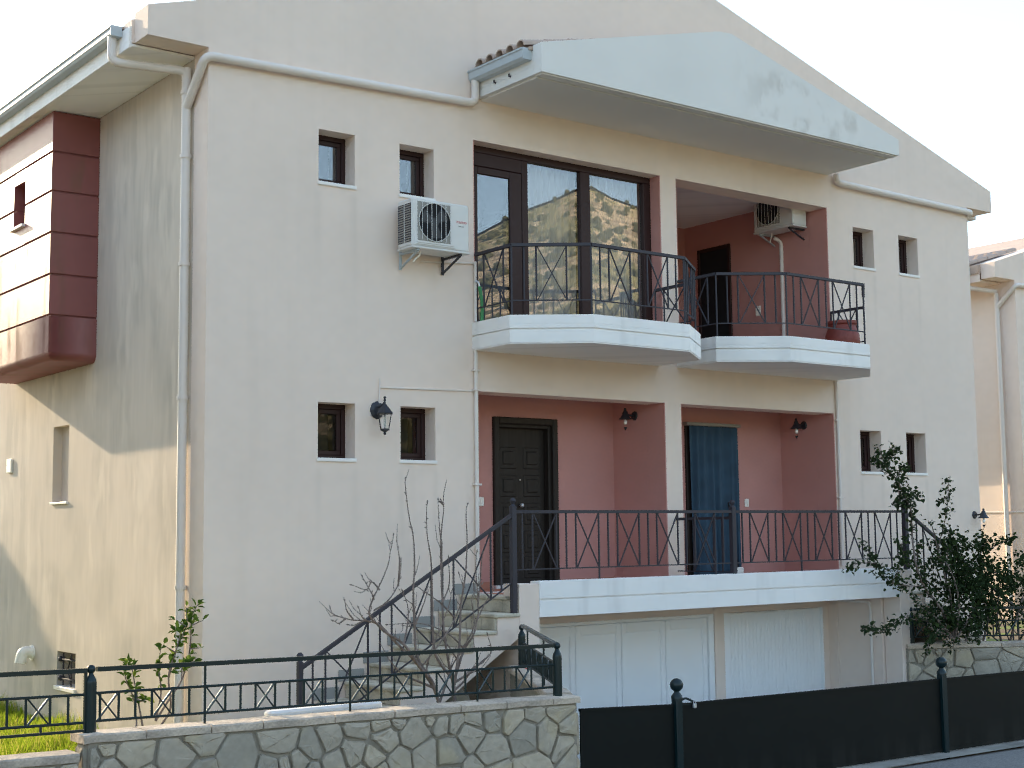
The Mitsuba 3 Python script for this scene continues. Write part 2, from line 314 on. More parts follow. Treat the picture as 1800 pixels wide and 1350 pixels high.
# grass on the left lawn
def blades(n, region, hmin, hmax, seed):
    r = np.random.default_rng(seed); x0, x1, y0, y1 = region
    x, y = r.uniform(x0, x1, n), r.uniform(y0, y1, n)
    keep = ~((x > 0.0) & (y > -0.05)); x, y = x[keep], y[keep]; n = len(x)
    h = r.uniform(hmin, hmax, n) * (0.6 + 0.8 * (np.sin(x * 3.1 + 1.7 * np.sin(y * 2.3)) * .5 + .5)); a = r.uniform(0, 2 * np.pi, n); w = r.uniform(.004, .009, n)
    lean = r.uniform(.1, .7, n) * h; b = r.uniform(0, 2 * np.pi, n)
    p0 = np.c_[x, y, np.full(n, .77)]; s = np.c_[np.cos(a), np.sin(a), np.zeros(n)] * w[:, None]; l = np.c_[np.cos(b), np.sin(b), np.zeros(n)] * lean[:, None]; u = np.c_[np.zeros(n), np.zeros(n), h]
    v = np.stack([p0 - s, p0 + s, p0 + l * .35 + u * .6 + s * .7, p0 + l * .35 + u * .6 - s * .7, p0 + l + u], 1).reshape(-1, 3)
    o = np.arange(n)[:, None] * 5
    f = np.concatenate([o + [0, 1, 2], o + [0, 2, 3], o + [3, 2, 4]])
    return trimesh.Trimesh(v, f, process=False)
struct('grass', blades(52000, (-5.2, 0.6, -3.0, 7.5), .06, .20, 3), 'm_grass', label='bright green grass on the lawn left of the house', kind='stuff')
struct('dry_grass', blades(7000, (-5.2, 0.6, -3.0, 7.5), .08, .24, 4), 'm_grass_dry', label='straw coloured blades among the green lawn', kind='stuff')
labels['grass']['category'] = 'grass'; labels['dry_grass']['category'] = 'grass'

def hill():
    az = np.radians(np.linspace(-65, 120, 230)); e = np.interp(np.degrees(az) + .7, [-65, -30, 0, 10, 25, 33, 36, 38.2, 39.8, 40.7, 41.5, 42.5, 44, 47, 52, 60, 75, 95, 120], [2.2, 3, 4, 5.2, 8.2, 10.6, 11.7, 12.8, 13.3, 13.7, 13.8, 13.2, 12.7, 12.3, 11, 8.6, 5, 3, 2])
    rr = np.r_[90, np.linspace(130, 340, 46), 365, 420, 520]
    t = np.clip((rr - 90) / 250, 0, 1); prof = np.where(rr <= 340, 0.20 * t + 0.80 * t ** 1.25, 1 - ((rr - 340) / 190) ** 1.2)
    A, R = np.meshgrid(az, rr, indexing='ij')
    H = 340 * np.tan(np.radians(e + .22))[:, None] * prof[None]
    X, Y = 5 + R * np.sin(A), -R * np.cos(A)
    P = np.stack([X, Y, 7 + 0 * X], -1).reshape(-1, 3)
    nz = (meshkit.fbm(P * 0.012).reshape(X.shape) - .5) * 14 * np.minimum(t * 3, 1) + (meshkit.fbm(P * 0.06).reshape(X.shape) - .5) * 5 * np.minimum(t * 3, 1)
    top = np.clip((R - 300) / 40, 0, 1)
    Z = -1 + (H + 7) * np.minimum(1, 1) * np.clip(t, 0, 1)[None] ** .05 - 7 * (1 - np.clip(t, 0, 1)[None]) + nz * (1 - .8 * top)
    Z[:, 0] = -2; Z[:, -1] = -3
    n = len(rr); F = []
    for i in range(len(az) - 1):
        for j in range(n - 1):
            a = i * n + j; F += [(a, a + 1, a + n + 1), (a, a + n + 1, a + n)]
    m = trimesh.Trimesh(np.c_[X.ravel(), Y.ravel(), Z.ravel()], np.array(F), process=False)
    if m.face_normals[:, 2].mean() < 0: m.invert()
    return m, X, Y, Z
HM, HX, HY, HZ = hill()
struct('hill', HM, 'm_hill', smooth=True, label='sunlit scrubby hill across the street, mirrored in the balcony window')
def scrub():
    r = np.random.default_rng(11); ico = trimesh.creation.icosphere(1); V, F, o = [], [], 0
    for _ in range(4600):
        i, j = r.integers(60, 175), r.integers(6, 48) if r.random() < .80 else 47
        k = r.random(); s = r.uniform(.5, 1.4) * (.55 if j > 44 else 1)
        c = np.array([HX[i, j] * (1 - k) + HX[i + 1, j] * k, HY[i, j] * (1 - k) + HY[i + 1, j] * k, HZ[i, j] * (1 - k) + HZ[i + 1, j] * k])
        v = ico.vertices * s * r.uniform(.7, 1.25, (42, 1)) * [1, 1, r.uniform(.7, 1.2)] + c + [0, 0, .3 * s]
        V.append(v); F.append(ico.faces + o); o += 42
    return trimesh.Trimesh(np.concatenate(V), np.concatenate(F), process=False)
mat('m_scrub', principled((0.085, 0.085, 0.035), 0.9))
struct('hillside_scrub', scrub(), 'm_scrub', label='dark green bushes dotted over the hill across the street', kind='stuff')
labels['hillside_scrub']['category'] = 'bushes'

# ------------------------------------------------------------------ the house
H = thing('house', 'two storey cream duplex house with white balconies, salmon porches and a white gabled canopy', 'house')
WA, WB, WC, WD = 1.367, 1.847, 2.462, 2.952
WINS = [(WA, WB), (WC, WD), (W - WD, W - WC), (W - WB, W - WA)]
UT, UB, LT, LB = 7.754, 7.135, 4.623, 3.985
PX0, PX1 = 3.552, 6.672                      # left opening; the right one is its mirror
QX0, QX1 = W - PX1, W - PX0
outer = Polygon([(0, -.3), (W, -.3), (W, 8.44), (14.36, 8.44), (14.36, 8.80), (MID, 11.03), (-.70, 8.77), (-.70, 8.44), (0, 8.44)])
holes = [rect(a, b, z0, z1) for a, b in WINS for z0, z1 in ((UB, UT), (LB, LT))]
holes += [rect(3.62, 10.045, -.4, 2.3), rect(PX0 - .015, PX1 + .015, 2.42, 4.853), rect(QX0 - .015, QX1 + .015, 2.42, 4.853),
          rect(PX0 - .015, PX1 + .015, 5.55, 7.973), rect(QX0 - .015, QX1 + .015, 5.55, 7.973)]
for h in holes: outer = outer.difference(h)
polys = [outer] if outer.geom_type == 'Polygon' else list(outer.geoms)
put(f'{H}__front_wall', cat([ext(p, 0, .35) for p in polys]), 'm_cream')
side = Polygon([(.352, -.3), (12.5, -.3), (12.5, 8.40), (.352, 8.40)])
for h in (rect(3.99, 4.56, 3.595, 4.585), rect(3.61, 4.255, 1.27, 1.708)): side = side.difference(h)
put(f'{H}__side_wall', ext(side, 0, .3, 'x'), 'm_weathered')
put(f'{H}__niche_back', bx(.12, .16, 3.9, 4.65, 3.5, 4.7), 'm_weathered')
put(f'{H}__side_wall', bx(W - .3, W, .352, 12.5, -.3, 8.40), 'm_cream')
put(f'{H}__back_wall', bx(.302, W - .302, 12.2, 12.5, -.3, 8.4), 'm_cream')
put(f'{H}__party_wall', bx(6.74, 6.94, .36, 12.19, 2.45, 8.2), 'm_room')
for y0, z0, z1 in ((.36, 8.24, 8.30), (1.3, 5.40, 5.52), (1.25, 2.28, 2.41)): put(f'{H}__ceiling', bx(.31, W - .31, y0, 12.19, z0, z1), 'm_room')
# roof with a boxed eave and gutter on both sides
def roof_side(mir):
    s = lambda m: mirror(m, mir)
    sl = (10.75 - 8.62) / (MID + .80)
    p = Polygon([(-.73, 8.52), (MID, 8.52 + sl * (MID + .8)), (MID, 8.665 + sl * (MID + .8)), (-.815, 8.66), (-.815, 8.65), (-.73, 8.648)])
    put(f'{H}__roof', s(ext(p, .56, 13.0)), 'm_tile')
    put(f'{H}__verge', s(ext(Polygon([(-.735, 8.44), (1.5, 8.80), (1.5, 9.33), (-.735, 8.70)]), .352, .555)), 'm_cream')
    put(f'{H}__eave', s(cat([bx(-.74, -.003, .352, 13, 8.402, 8.43), bx(-.76, -.7355, .352, 13, 8.385, 8.62)])), 'm_white')
    g = Polygon([(-.765, 8.55), (-.86, 8.55), (-.885, 8.58), (-.885, 8.64), (-.90, 8.642), (-.90, 8.655), (-.87, 8.655), (-.87, 8.59), (-.85, 8.565), (-.775, 8.565), (-.775, 8.64), (-.765, 8.64)])
    put(f'{H}__gutter', s(cat([ext(g, .56, 13.0), bx(-.895, -.765, .545, .56, 8.552, 8.665)])), 'm_gutter')
roof_side(False); roof_side(True)
# windows
def win(parent, x0, x1, z0, z1, y=.215, sill=True):
    k = num(f'{parent}__window')
    f = [cbx(x0, x1, y, y + .06, z1 - .055, z1, .004), cbx(x0, x1, y, y + .06, z0, z0 + .055, .004), cbx(x0, x0 + .05, y, y + .06, z0 + .056, z1 - .056, .004), cbx(x1 - .05, x1, y, y + .06, z0 + .056, z1 - .056, .004)]
    scene[k] = mikit.ply(cat(f), 'm_brown')
    a, b, c, d = x0 + .052, x1 - .052, z0 + .058, z1 - .058
    put(f'{k}__sash', cat([cbx(a, b, y + .02, y + .055, d - .05, d, .004), cbx(a, b, y + .02, y + .055, c, c + .05, .004), cbx(a, a + .05, y + .02, y + .055, c + .051, d - .051, .004), cbx(b - .05, b, y + .02, y + .055, c + .051, d - .051, .004)]), 'm_brown')
    put(f'{k}__pane', trimesh.Trimesh([[a + .04, y + .04, c + .04], [b - .04, y + .04, c + .04], [b - .04, y + .04, d - .04], [a + .04, y + .04, d - .04]], [[0, 1, 2], [0, 2, 3]], process=False), 'm_glass' if z0 > 5 else 'm_glass_screened')
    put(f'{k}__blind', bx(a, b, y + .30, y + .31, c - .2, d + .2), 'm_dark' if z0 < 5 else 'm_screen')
    if sill: put(f'{k}__sill', cbx(x0 - .015, x1 + .015, -.022, y - .002, z0 - .03, z0 + .012, .005), 'm_marble')
for i, (a, b) in enumerate(WINS):
    win(H, a, b, UB, UT); win(H, a, b, LB, LT)
# low cellar window in the side wall with its iron grille
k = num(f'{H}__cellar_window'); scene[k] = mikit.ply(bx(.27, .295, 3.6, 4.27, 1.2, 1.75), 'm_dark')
put(f'{k}__sill', cbx(-.03, .268, 3.58, 4.29, 1.225, 1.275, .005), 'm_marble')
put(f'{k}__grille', cat([tube([(.10, 3.62, z), (.02, 3.78, z), (.02, 4.1, z), (.10, 4.25, z)], .012, 6) for z in (1.37, 1.61)] + [tube([(.02, y, 1.29), (.02, y, 1.69)], .011, 6) for y in (3.80, 4.08)] + [ball((.03, 4.2, z), .035, 1) for z in (1.37, 1.61)] + [tube([(.02, 3.80, 1.30), (.02, 3.92, 1.5), (.02, 3.80, 1.68)], .009, 5)]), 'm_iron', 40)
put(f'{H}__niche_sill', cbx(-.03, .118, 3.97, 4.58, 3.57, 3.60, .005), 'm_marble')
put(f'{H}__vent_hood', cat([tube(bent([(0, 5.18, 1.63), (-.13, 5.18, 1.66), (-.16, 5.18, 1.50)], .10, 6), .075, 14), lathe([(.075, -.012), (.10, -.012), (.10, .012), (.075, .012)], (0, 0, 0), 14).apply_transform(trimesh.transformations.translation_matrix((-.012, 5.18, 1.632)) @ trimesh.transformations.rotation_matrix(math.pi / 2, [0, 1, 0]))]), 'm_plastic', 40)
put(f'{H}__junction_box', cbx(-.035, 0, 6.14, 6.34, 4.05, 4.25, .012), 'm_plastic')
# terracotta clad bay on the side wall, in six bands
B0, B1, BX = 3.112, 6.18, -.602
zs = [5.292, 5.845, 6.35, 6.87, 7.387, 7.88, 8.40]
bay = f'{H}__bay'
put(bay, bx(BX + .03, 0, B0 + .03, B1 - .03, zs[0] + .04, zs[-1] - .003), 'm_bay')
wy0, wy1, wz0, wz1 = 4.09, 4.51, 7.14, 7.71
for i in range(6):
    z0, z1 = zs[i] + (.011 if i else 0), zs[i + 1] - .011
    if i == 0:
        r, c = .11, []
        for x, y, sx, sy in ((BX, B0, 1, 1), (BX, B1, 1, -1), (0, B0, 0, 1), (0, B1, 0, -1)):
            c.append((x, y, z1))
            for t in np.linspace(0, math.pi / 2, 6): c.append((x + sx * r * (1 - math.cos(t)), y + sy * r * (1 - math.cos(t)), z0 + r * (1 - math.sin(t))))
        m = trimesh.convex.convex_hull(np.array(c)); put(f'{bay}__band', m, 'm_bay', 35)
        continue
    lo, hi = max(z0, wz0), min(z1, wz1)
    if hi > lo:
        ms = [cbx(BX, 0, B0, wy0, z0, z1, .006), cbx(BX, 0, wy1, B1, z0, z1, .006)]
        if lo - z0 > .02: ms.append(bx(BX + .001, 0, wy0 - .003, wy1 + .003, z0, lo))
        if z1 - hi > .02: ms.append(bx(BX + .001, 0, wy0 - .003, wy1 + .003, hi, z1))
        put(f'{bay}__band', cat(ms), 'm_bay')
    else: put(f'{bay}__band', cbx(BX, 0, B0, B1, z0, z1, .006), 'm_bay')
# cut the backing away behind the bay window: a dark recess
scene[bay] = mikit.ply(cat([bx(BX + .03, 0, B0 + .03, wy0 - .01, zs[0] + .04, zs[-1] - .003), bx(BX + .03, 0, wy1 + .01, B1 - .03, zs[0] + .04, zs[-1] - .003), bx(BX + .03, 0, wy0 - .009, wy1 + .009, zs[0] + .04, wz0 - .01), bx(BX + .03, 0, wy0 - .009, wy1 + .009, wz1 + .01, zs[-1] - .003)]), 'm_bay')
put(f'{bay}__window', cat([bx(BX + .22, BX + .26, wy0 - .008, wy1 + .008, wz0, wz1)]), 'm_brown')
put(f'{bay}__sill', cbx(BX - .05, BX + .2, wy0 - .03, wy1 + .03, wz0 - .035, wz0 + .004, .005), 'm_marble')
# porches and balcony recesses
def recess(x0, x1, z0, z1, yb, ceil, door=None, name='porch'):
    for a in (x0 - .0149, x1): put(f'{H}__{name}_jamb', bx(a, a + .0149, .004, .351, z0, z1), 'm_pink')
    if yb > .4:
        for a in (x0 - .2, x1): put(f'{H}__{name}_side', bx(a, a + .2, .352, yb, z0, ceil), 'm_pink')
        back = rect(x0 - .1, x1 + .1, z0, ceil)
        if door: back = back.difference(door)
        put(f'{H}__{name}_back', ext(back, yb, yb + .2), 'm_pink')
        put(f'{H}__{name}_ceiling', bx(x0 - .1, x1 + .1, .352, yb + .1, ceil, ceil + .05), 'm_white')
        put(f'{H}__{name}_skirting', bx(x0, x1 if door is None else door.bounds[0] - .09, yb - .012, yb - .001, z0, z0 + .09), 'm_terracotta_tile')
        if door: put(f'{H}__{name}_skirting', bx(door.bounds[2] + .09, x1, yb - .012, yb - .001, z0, z0 + .09), 'm_terracotta_tile')
D1 = rect(4.64, 5.572, 2.42, 4.585)
recess(PX0, PX1, 2.42, 4.853, 1.05, 4.95, D1)
D2 = rect(8.13, 9.03, 2.42, 4.63)
recess(QX0, QX1, 2.42, 4.853, 1.05, 4.95, D2)
recess(PX0, PX1, 5.55, 7.973, .18, 7.973, None, 'balcony_reveal')
recess(QX0, QX1, 5.55, 7.973, 3.05, 8.19, None, 'balcony_recess')
# entrance door: frame, leaf with raised panels
d = num(f'{H}__entrance_door')
def leafpanel(cx, cz, w, h, y):
    return cat([cbx(cx - w / 2, cx + w / 2, y - .012, y + .02, cz - h / 2, cz + h / 2, .010), cbx(cx - w / 2 + .05, cx + w / 2 - .05, y - .026, y, cz - h / 2 + .055, cz + h / 2 - .055, .012)])
scene[d] = mikit.ply(bx(4.70, 5.51, 1.165, 1.205, 2.45, 4.525), 'm_door')
put(f'{d}__frame', cat([cbx(4.565, 4.655, 1.005, 1.1, 2.44, 4.66, .012), cbx(5.557, 5.645, 1.005, 1.1, 2.44, 4.66, .012), cbx(4.656, 5.556, 1.005, 1.1, 4.57, 4.66, .012), cbx(4.645, 4.699, 1.06, 1.2, 2.44, 4.58, .006), cbx(5.511, 5.567, 1.06, 1.2, 2.44, 4.58, .006), cbx(4.70, 5.51, 1.06, 1.2, 4.526, 4.58, .006)]), 'm_door')
for cz in (4.13, 3.76, 3.39, 3.02, 2.68):
    for cx in (4.90, 5.30): put(f'{d}__panel', leafpanel(cx, cz, .29, .29, 1.165), 'm_door')
put(f'{d}__knob', cat([ball((5.10, 1.12, 3.50), .03), tube([(5.10, 1.165, 3.5), (5.10, 1.12, 3.5)], .012)]), 'm_steel', 30)
put(f'{d}__spyhole', tube([(5.10, 1.168, 3.84), (5.10, 1.155, 3.84)], .010, 10), 'm_steel')
put(f'{H}__door_sill', cbx(4.52, 5.70, .93, 1.1, 2.42, 2.462, .006), 'm_marble')
d = num(f'{H}__entrance_door')
scene[d] = mikit.ply(bx(8.16, 9.0, 1.165, 1.205, 2.45, 4.60), 'm_door')
put(f'{d}__frame', cat([cbx(8.05, 8.14, 1.01, 1.12, 2.44, 4.70, .012), cbx(9.02, 9.11, 1.01, 1.12, 2.44, 4.70, .012), cbx(8.141, 9.019, 1.01, 1.12, 4.61, 4.70, .012)]), 'm_door')
for x in (4.368, 9.309): put(f'{H}__door_bell', cat([cbx(x - .045, x + .045, 1.032, 1.05, 3.485, 3.605, .008), cbx(x - .02, x + .02, 1.024, 1.04, 3.52, 3.57, .004)]), 'm_plastic')
# balcony door of the right recess, in its right wall
d = num(f'{H}__balcony_door'); xw = QX1
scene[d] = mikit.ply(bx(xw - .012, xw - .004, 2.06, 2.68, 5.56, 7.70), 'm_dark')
put(f'{d}__frame', cat([cbx(xw - .03, xw - .001, 2.00, 2.06, 5.56, 7.76, .005), cbx(xw - .03, xw - .001, 2.68, 2.74, 5.56, 7.76, .005), cbx(xw - .03, xw - .001, 2.06, 2.68, 7.70, 7.76, .005)]), 'm_brown')
put(f'{H}__wall_switch', cbx(xw - .02, xw - .002, 1.38, 1.48, 6.50, 6.66, .006), 'm_plastic')
# wide balcony window of the left half
d = num(f'{H}__balcony_window'); y = .185
def fr(x0, x1, z0, z1, y0=y, y1=y + .08): return cbx(x0, x1, y0, y1, z0, z1, .006)
scene[d] = mikit.ply(cat([fr(PX0, PX1, 7.885, 7.973), fr(PX0, 3.66, 5.56, 7.884), fr(6.54, PX1, 5.56, 7.884), fr(4.44, 4.535, 5.56, 7.884), fr(5.42, 5.585, 5.56, 7.884), fr(3.661, 4.439, 7.715, 7.884), fr(3.661, 4.439, 5.56, 5.62), fr(4.536, 5.419, 5.56, 5.62), fr(5.586, 6.539, 5.56, 5.62)]), 'm_brown')
put(f'{d}__screen_leaf', cat([fr(3.665, 3.74, 5.625, 7.71, y + .005, y + .05), fr(4.25, 4.435, 5.625, 7.71, y + .005, y + .05), fr(3.741, 4.249, 7.62, 7.71, y + .005, y + .05), fr(3.741, 4.249, 5.625, 5.72, y + .005, y + .05)]), 'm_brown')
def pane(x0, x1, z0, z1, yy): return trimesh.Trimesh([[x0, yy, z0], [x1, yy, z0], [x1, yy, z1], [x0, yy, z1]], [[0, 1, 2], [0, 2, 3]], process=False)
put(f'{d}__pane', pane(3.73, 4.26, 5.70, 7.64, y + .03), 'm_glass')
put(f'{d}__pane', pane(4.53, 5.43, 5.61, 7.89, y + .045), 'm_glass')
put(f'{d}__pane', pane(5.58, 6.55, 5.61, 7.89, y + .045), 'm_glass')
put(f'{d}__screen', pane(3.73, 4.26, 5.70, 7.64, y + .075), 'm_screen')
# balconies
BL = [(3.50, .0), (3.50, -.755), (4.30, -1.345), (5.86, -1.345), (6.60, -.79), (6.60, .0)]
BR = [(6.92, .0), (6.92, -.75), (7.73, -1.315), (9.35, -1.325), (10.19, -.65), (10.19, .0)]
def inset(pts, d):
    p = Polygon([(a, b if b < -.01 else .5) for a, b in pts]).buffer(-d, join_style=2).intersection(sbox(-50, -50, 50, -.001)); return p
for P in (BL, BR):
    P = [(a, b if b < -.01 else -.001) for a, b in P]
    pl = Polygon(P)
    b = num(f'{H}__balcony')
    rim = pl.difference(inset(P, .12))
    scene[b] = mikit.ply(cat([ext(inset(P, .008), 5.345, 5.36, 'z'), ext(pl, 5.361, 5.512, 'z'), ext(inset(P, .03), 5.513, 5.529, 'z'), ext(pl, 5.530, 5.58, 'z'), ext(rim, 5.581, 5.686, 'z')]), 'm_white')
    put(f'{b}__floor', ext(inset(P, .121), 5.582, 5.60, 'z'), 'm_terracotta_tile')
# terrace
t = num(f'{H}__terrace')
scene[t] = mikit.ply(cat([bx(3.621, 10.10, -1.10, -.93, 2.18, 2.372), bx(3.621, 10.10, -1.07, -.945, 2.373, 2.387), bx(3.621, 10.10, -1.10, -.93, 2.388, 2.585), bx(3.33, 10.33, -.929, -.002, 2.24, 2.40)]), 'm_white')
put(f'{t}__floor', cat([bx(3.33, 10.33, -.928, 1.04, 2.401, 2.419), bx(3.552, 10.11, .36, 1.2, 2.25, 2.40)]), 'm_terracotta_tile')
for a, b in ((3.33, 3.62), (10.101, 10.39)): put(f'{H}__pillar', cbx(a, b, -1.098, -.80, -.3, 2.56, .006), 'm_cream')
for a in (3.34, 10.055): put(f'{H}__garage_side', bx(a, a + .28, -.79, .40, -.3, 2.23), 'm_cream')
put(f'{H}__garage_wall', cat([bx(3.615, 4.42, .17, .35, -.3, 2.24), bx(7.66, 7.84, .14, .35, -.3, 2.24), bx(9.93, 10.05, .17, .35, -.3, 2.24), bx(4.43, 7.655, .15, .35, 2.0, 2.24), bx(7.845, 9.925, .15, .35, 2.0, 2.24)]), 'm_cream')
g1 = num(f'{H}__garage_door')
scene[g1] = mikit.ply(cat([cbx(4.425, 4.46, .155, .26, -.05, 1.998, .004), cbx(7.56, 7.655, .155, .26, -.05, 1.998, .004), cbx(4.461, 7.559, .165, .26, 1.955, 1.997, .004)]), 'm_alu')
e = [4.463, 5.208, 5.988, 6.775, 7.557]
for a, b in zip(e, e[1:]):
    a, b = a + .004, b - .004
    p = num(f'{g1}__panel')
    scene[p] = mikit.ply(cat([cbx(a, a + .085, .185, .235, -.05, 1.95, .006), cbx(b - .085, b, .185, .235, -.05, 1.95, .006), cbx(a + .086, b - .086, .185, .235, 1.82, 1.95, .006), cbx(a + .086, b - .086, .185, .235, -.05, .1, .006)]), 'm_alu')
    put(f'{p}__infill', bx(a + .08, b - .08, .205, .228, .09, 1.83), 'm_alu')
g2 = num(f'{H}__garage_door')
scene[g2] = mikit.ply(cat([cbx(7.845, 7.95, .165, .27, -.05, 1.998, .004), cbx(9.895, 9.925, .165, .27, -.05, 1.998, .004), bx(7.951, 9.894, .215, .26, -.05, 1.99)]), 'm_alu')
n = 26
for i in range(n):
    a = 7.953 + i * (1.94 / n); put(f'{g2}__slat', cbx(a + .001, a + 1.94 / n - .001, .204, .214, -.05, 1.985, .003), 'm_alu')
put(f'{H}__wall_conduit', tube(bent([(10.048 - .02, -.05, 2.10), (10.028, -.62, 2.10), (10.028, -.62, .3)], .08), .022, 8), 'm_pipe', 40)
# canopy: a pediment with a tiled gable roof behind it
c = num(f'{H}__canopy')
ped = Polygon([(3.60, 8.505), (10.21, 8.505), (10.21, 8.74), (6.80, 9.62), (6.55, 9.60), (3.60, 8.86)])
scene[c] = mikit.ply(cat([ext(ped, -1.30, -1.14), ext(Polygon([(3.63, 8.49), (10.18, 8.49), (10.18, 8.504), (3.63, 8.504)]), -1.27, -1.15)]), 'm_canopy')
put(f'{c}__slab', cat([bx(3.60, 10.21, -1.138, -.002, 8.505, 8.60), bx(3.60, 3.70, -1.138, -.002, 8.601, 8.80), bx(10.11, 10.21, -1.138, -.002, 8.601, 8.70)]), 'm_canopy')
put(f'{c}__soffit', bx(3.66, 10.15, -1.135, -.003, 8.480, 8.504), 'm_canopy')
put(f'{c}__fixing', cat([tube([(3.60, yy, 8.60), (3.575, yy, 8.60), (3.575, yy, 8.63)], .012, 6) for yy in (-.40, -.70)]), 'm_iron')
put(f'{c}__roof', cat([ext(Polygon([(3.55, 8.80), (6.75, 9.50), (6.75, 9.54), (3.55, 8.84)]), -1.139, -.003), ext(Polygon([(10.25, 8.66), (6.751, 9.50), (6.751, 9.54), (10.25, 8.70)]), -1.139, -.003)]), 'm_tile')
def barrel(x0, z0, x1, z1, yc, r=.085, dirx=1):
    t = np.linspace(0, math.pi, 8); V, F = [], []
    for (x, z, rr) in ((x0, z0, r), (x1, z1, r * .82)):
        for q in (rr, rr - .016): V += [(x, yc + q * math.cos(a), z + q * math.sin(a)) for a in t]
    for i in range(7):
        for A, Bq in ((0, 16), (24, 8), (8, 0), (16, 24)):
            a, b, cc, dd = A + i, A + i + 1, Bq + i + 1, Bq + i; F += [(a, b, cc), (a, cc, dd)]
    return trimesh.Trimesh(np.array(V, float), np.array(F), process=False)
rest = []
for j, yy in enumerate(np.arange(-1.03, -.05, .205)):
    put(f'{c}__tile', barrel(3.49, 8.855, 3.88, 8.945, yy), 'm_tile', 40)
    for i in range(1, 9): rest.append(barrel(3.49 + .36 * i, 8.855 + .0785 * i, 3.88 + .36 * i, 8.945 + .0785 * i, yy))
stuff(put(f'{c}__tile_rows', cat(rest), 'm_tile', 40))
gp = Polygon([(3.598, 8.685), (3.51, 8.685), (3.475, 8.715), (3.47, 8.80), (3.455, 8.805), (3.455, 8.825), (3.485, 8.825), (3.487, 8.73), (3.515, 8.70), (3.585, 8.70), (3.585, 8.80), (3.598, 8.80)])
put(f'{c}__gutter', cat([ext(gp, -1.10, -.008), bx(3.47, 3.598, -1.115, -1.101, 8.687, 8.826)]), 'm_gutter')
# rain pipes
rp = []
def pipe(pts, r=.052, rad=.1, rings=()):
    ms = [tube(bent(pts, rad), r, 12)]
    for q in rings: ms.append(lathe([(r - .002, -.02), (r + .012, -.02), (r + .012, .02), (r - .002, .02)], q, 14))
    put(f'{H}__rain_pipe', cat(ms), 'm_pipe', 40)
pipe([(-.065, .42, 8.30), (-.065, .42, 8.1), (-.065, .42, .75)], rings=[(-.065, .42, z) for z in (8.02, 7.3, 6.1, 4.63, 2.6)])
pipe([(-.83, .66, 8.60), (-.83, .66, 8.29), (-.065, .42, 8.27), (-.065, .42, 8.0)], .05, .09)
pipe([(-.065, .40, 7.86), (-.07, -.07, 8.315), (3.53, -.07, 8.415), (3.53, -.07, 8.70)], .05, .10)
pipe([(10.30, -.07, 8.50), (10.30, -.07, 8.375), (13.70, -.07, 8.34), (13.74, .42, 8.1), (13.74, .42, .9)], .05, .10)
pipe([(14.48, .66, 8.6), (14.48, .66, 8.26), (13.80, .42, 8.24)], .05, .09)
put(f'{H}__drain_pipe', cat([tube([(3.53, -.03, 5.50), (3.53, -.03, 2.45)], .026, 8)] + [cbx(3.48, 3.585, -.06, 0, z - .012, z + .012, .004) for z in (5.1, 4.86, 3.72)]), 'm_pipe', 40)
put(f'{H}__drain_pipe', cat([tube([(3.535, -.025, 6.44), (3.535, -.025, 5.70)], .018, 8), tube([(2.75, -.015, 6.36), (3.535, -.015, 6.42)], .012, 6)]), 'm_pipe', 40)
put(f'{H}__drain_pipe', cat([tube([(10.17, -.03, 5.34), (10.17, -.03, 2.6)], .024, 8)] + [cbx(10.12, 10.22, -.05, 0, z - .012, z + .012, .004) for z in (4.75, 3.6)]), 'm_pipe', 40)
put(f'{H}__wall_conduit', cat([tube([(2.175, -.012, 4.93), (2.16, -.012, 4.62)], .010, 6), tube([(2.175, -.012, 4.825), (3.52, -.012, 4.85)], .010, 6)]), 'm_pipe', 40)

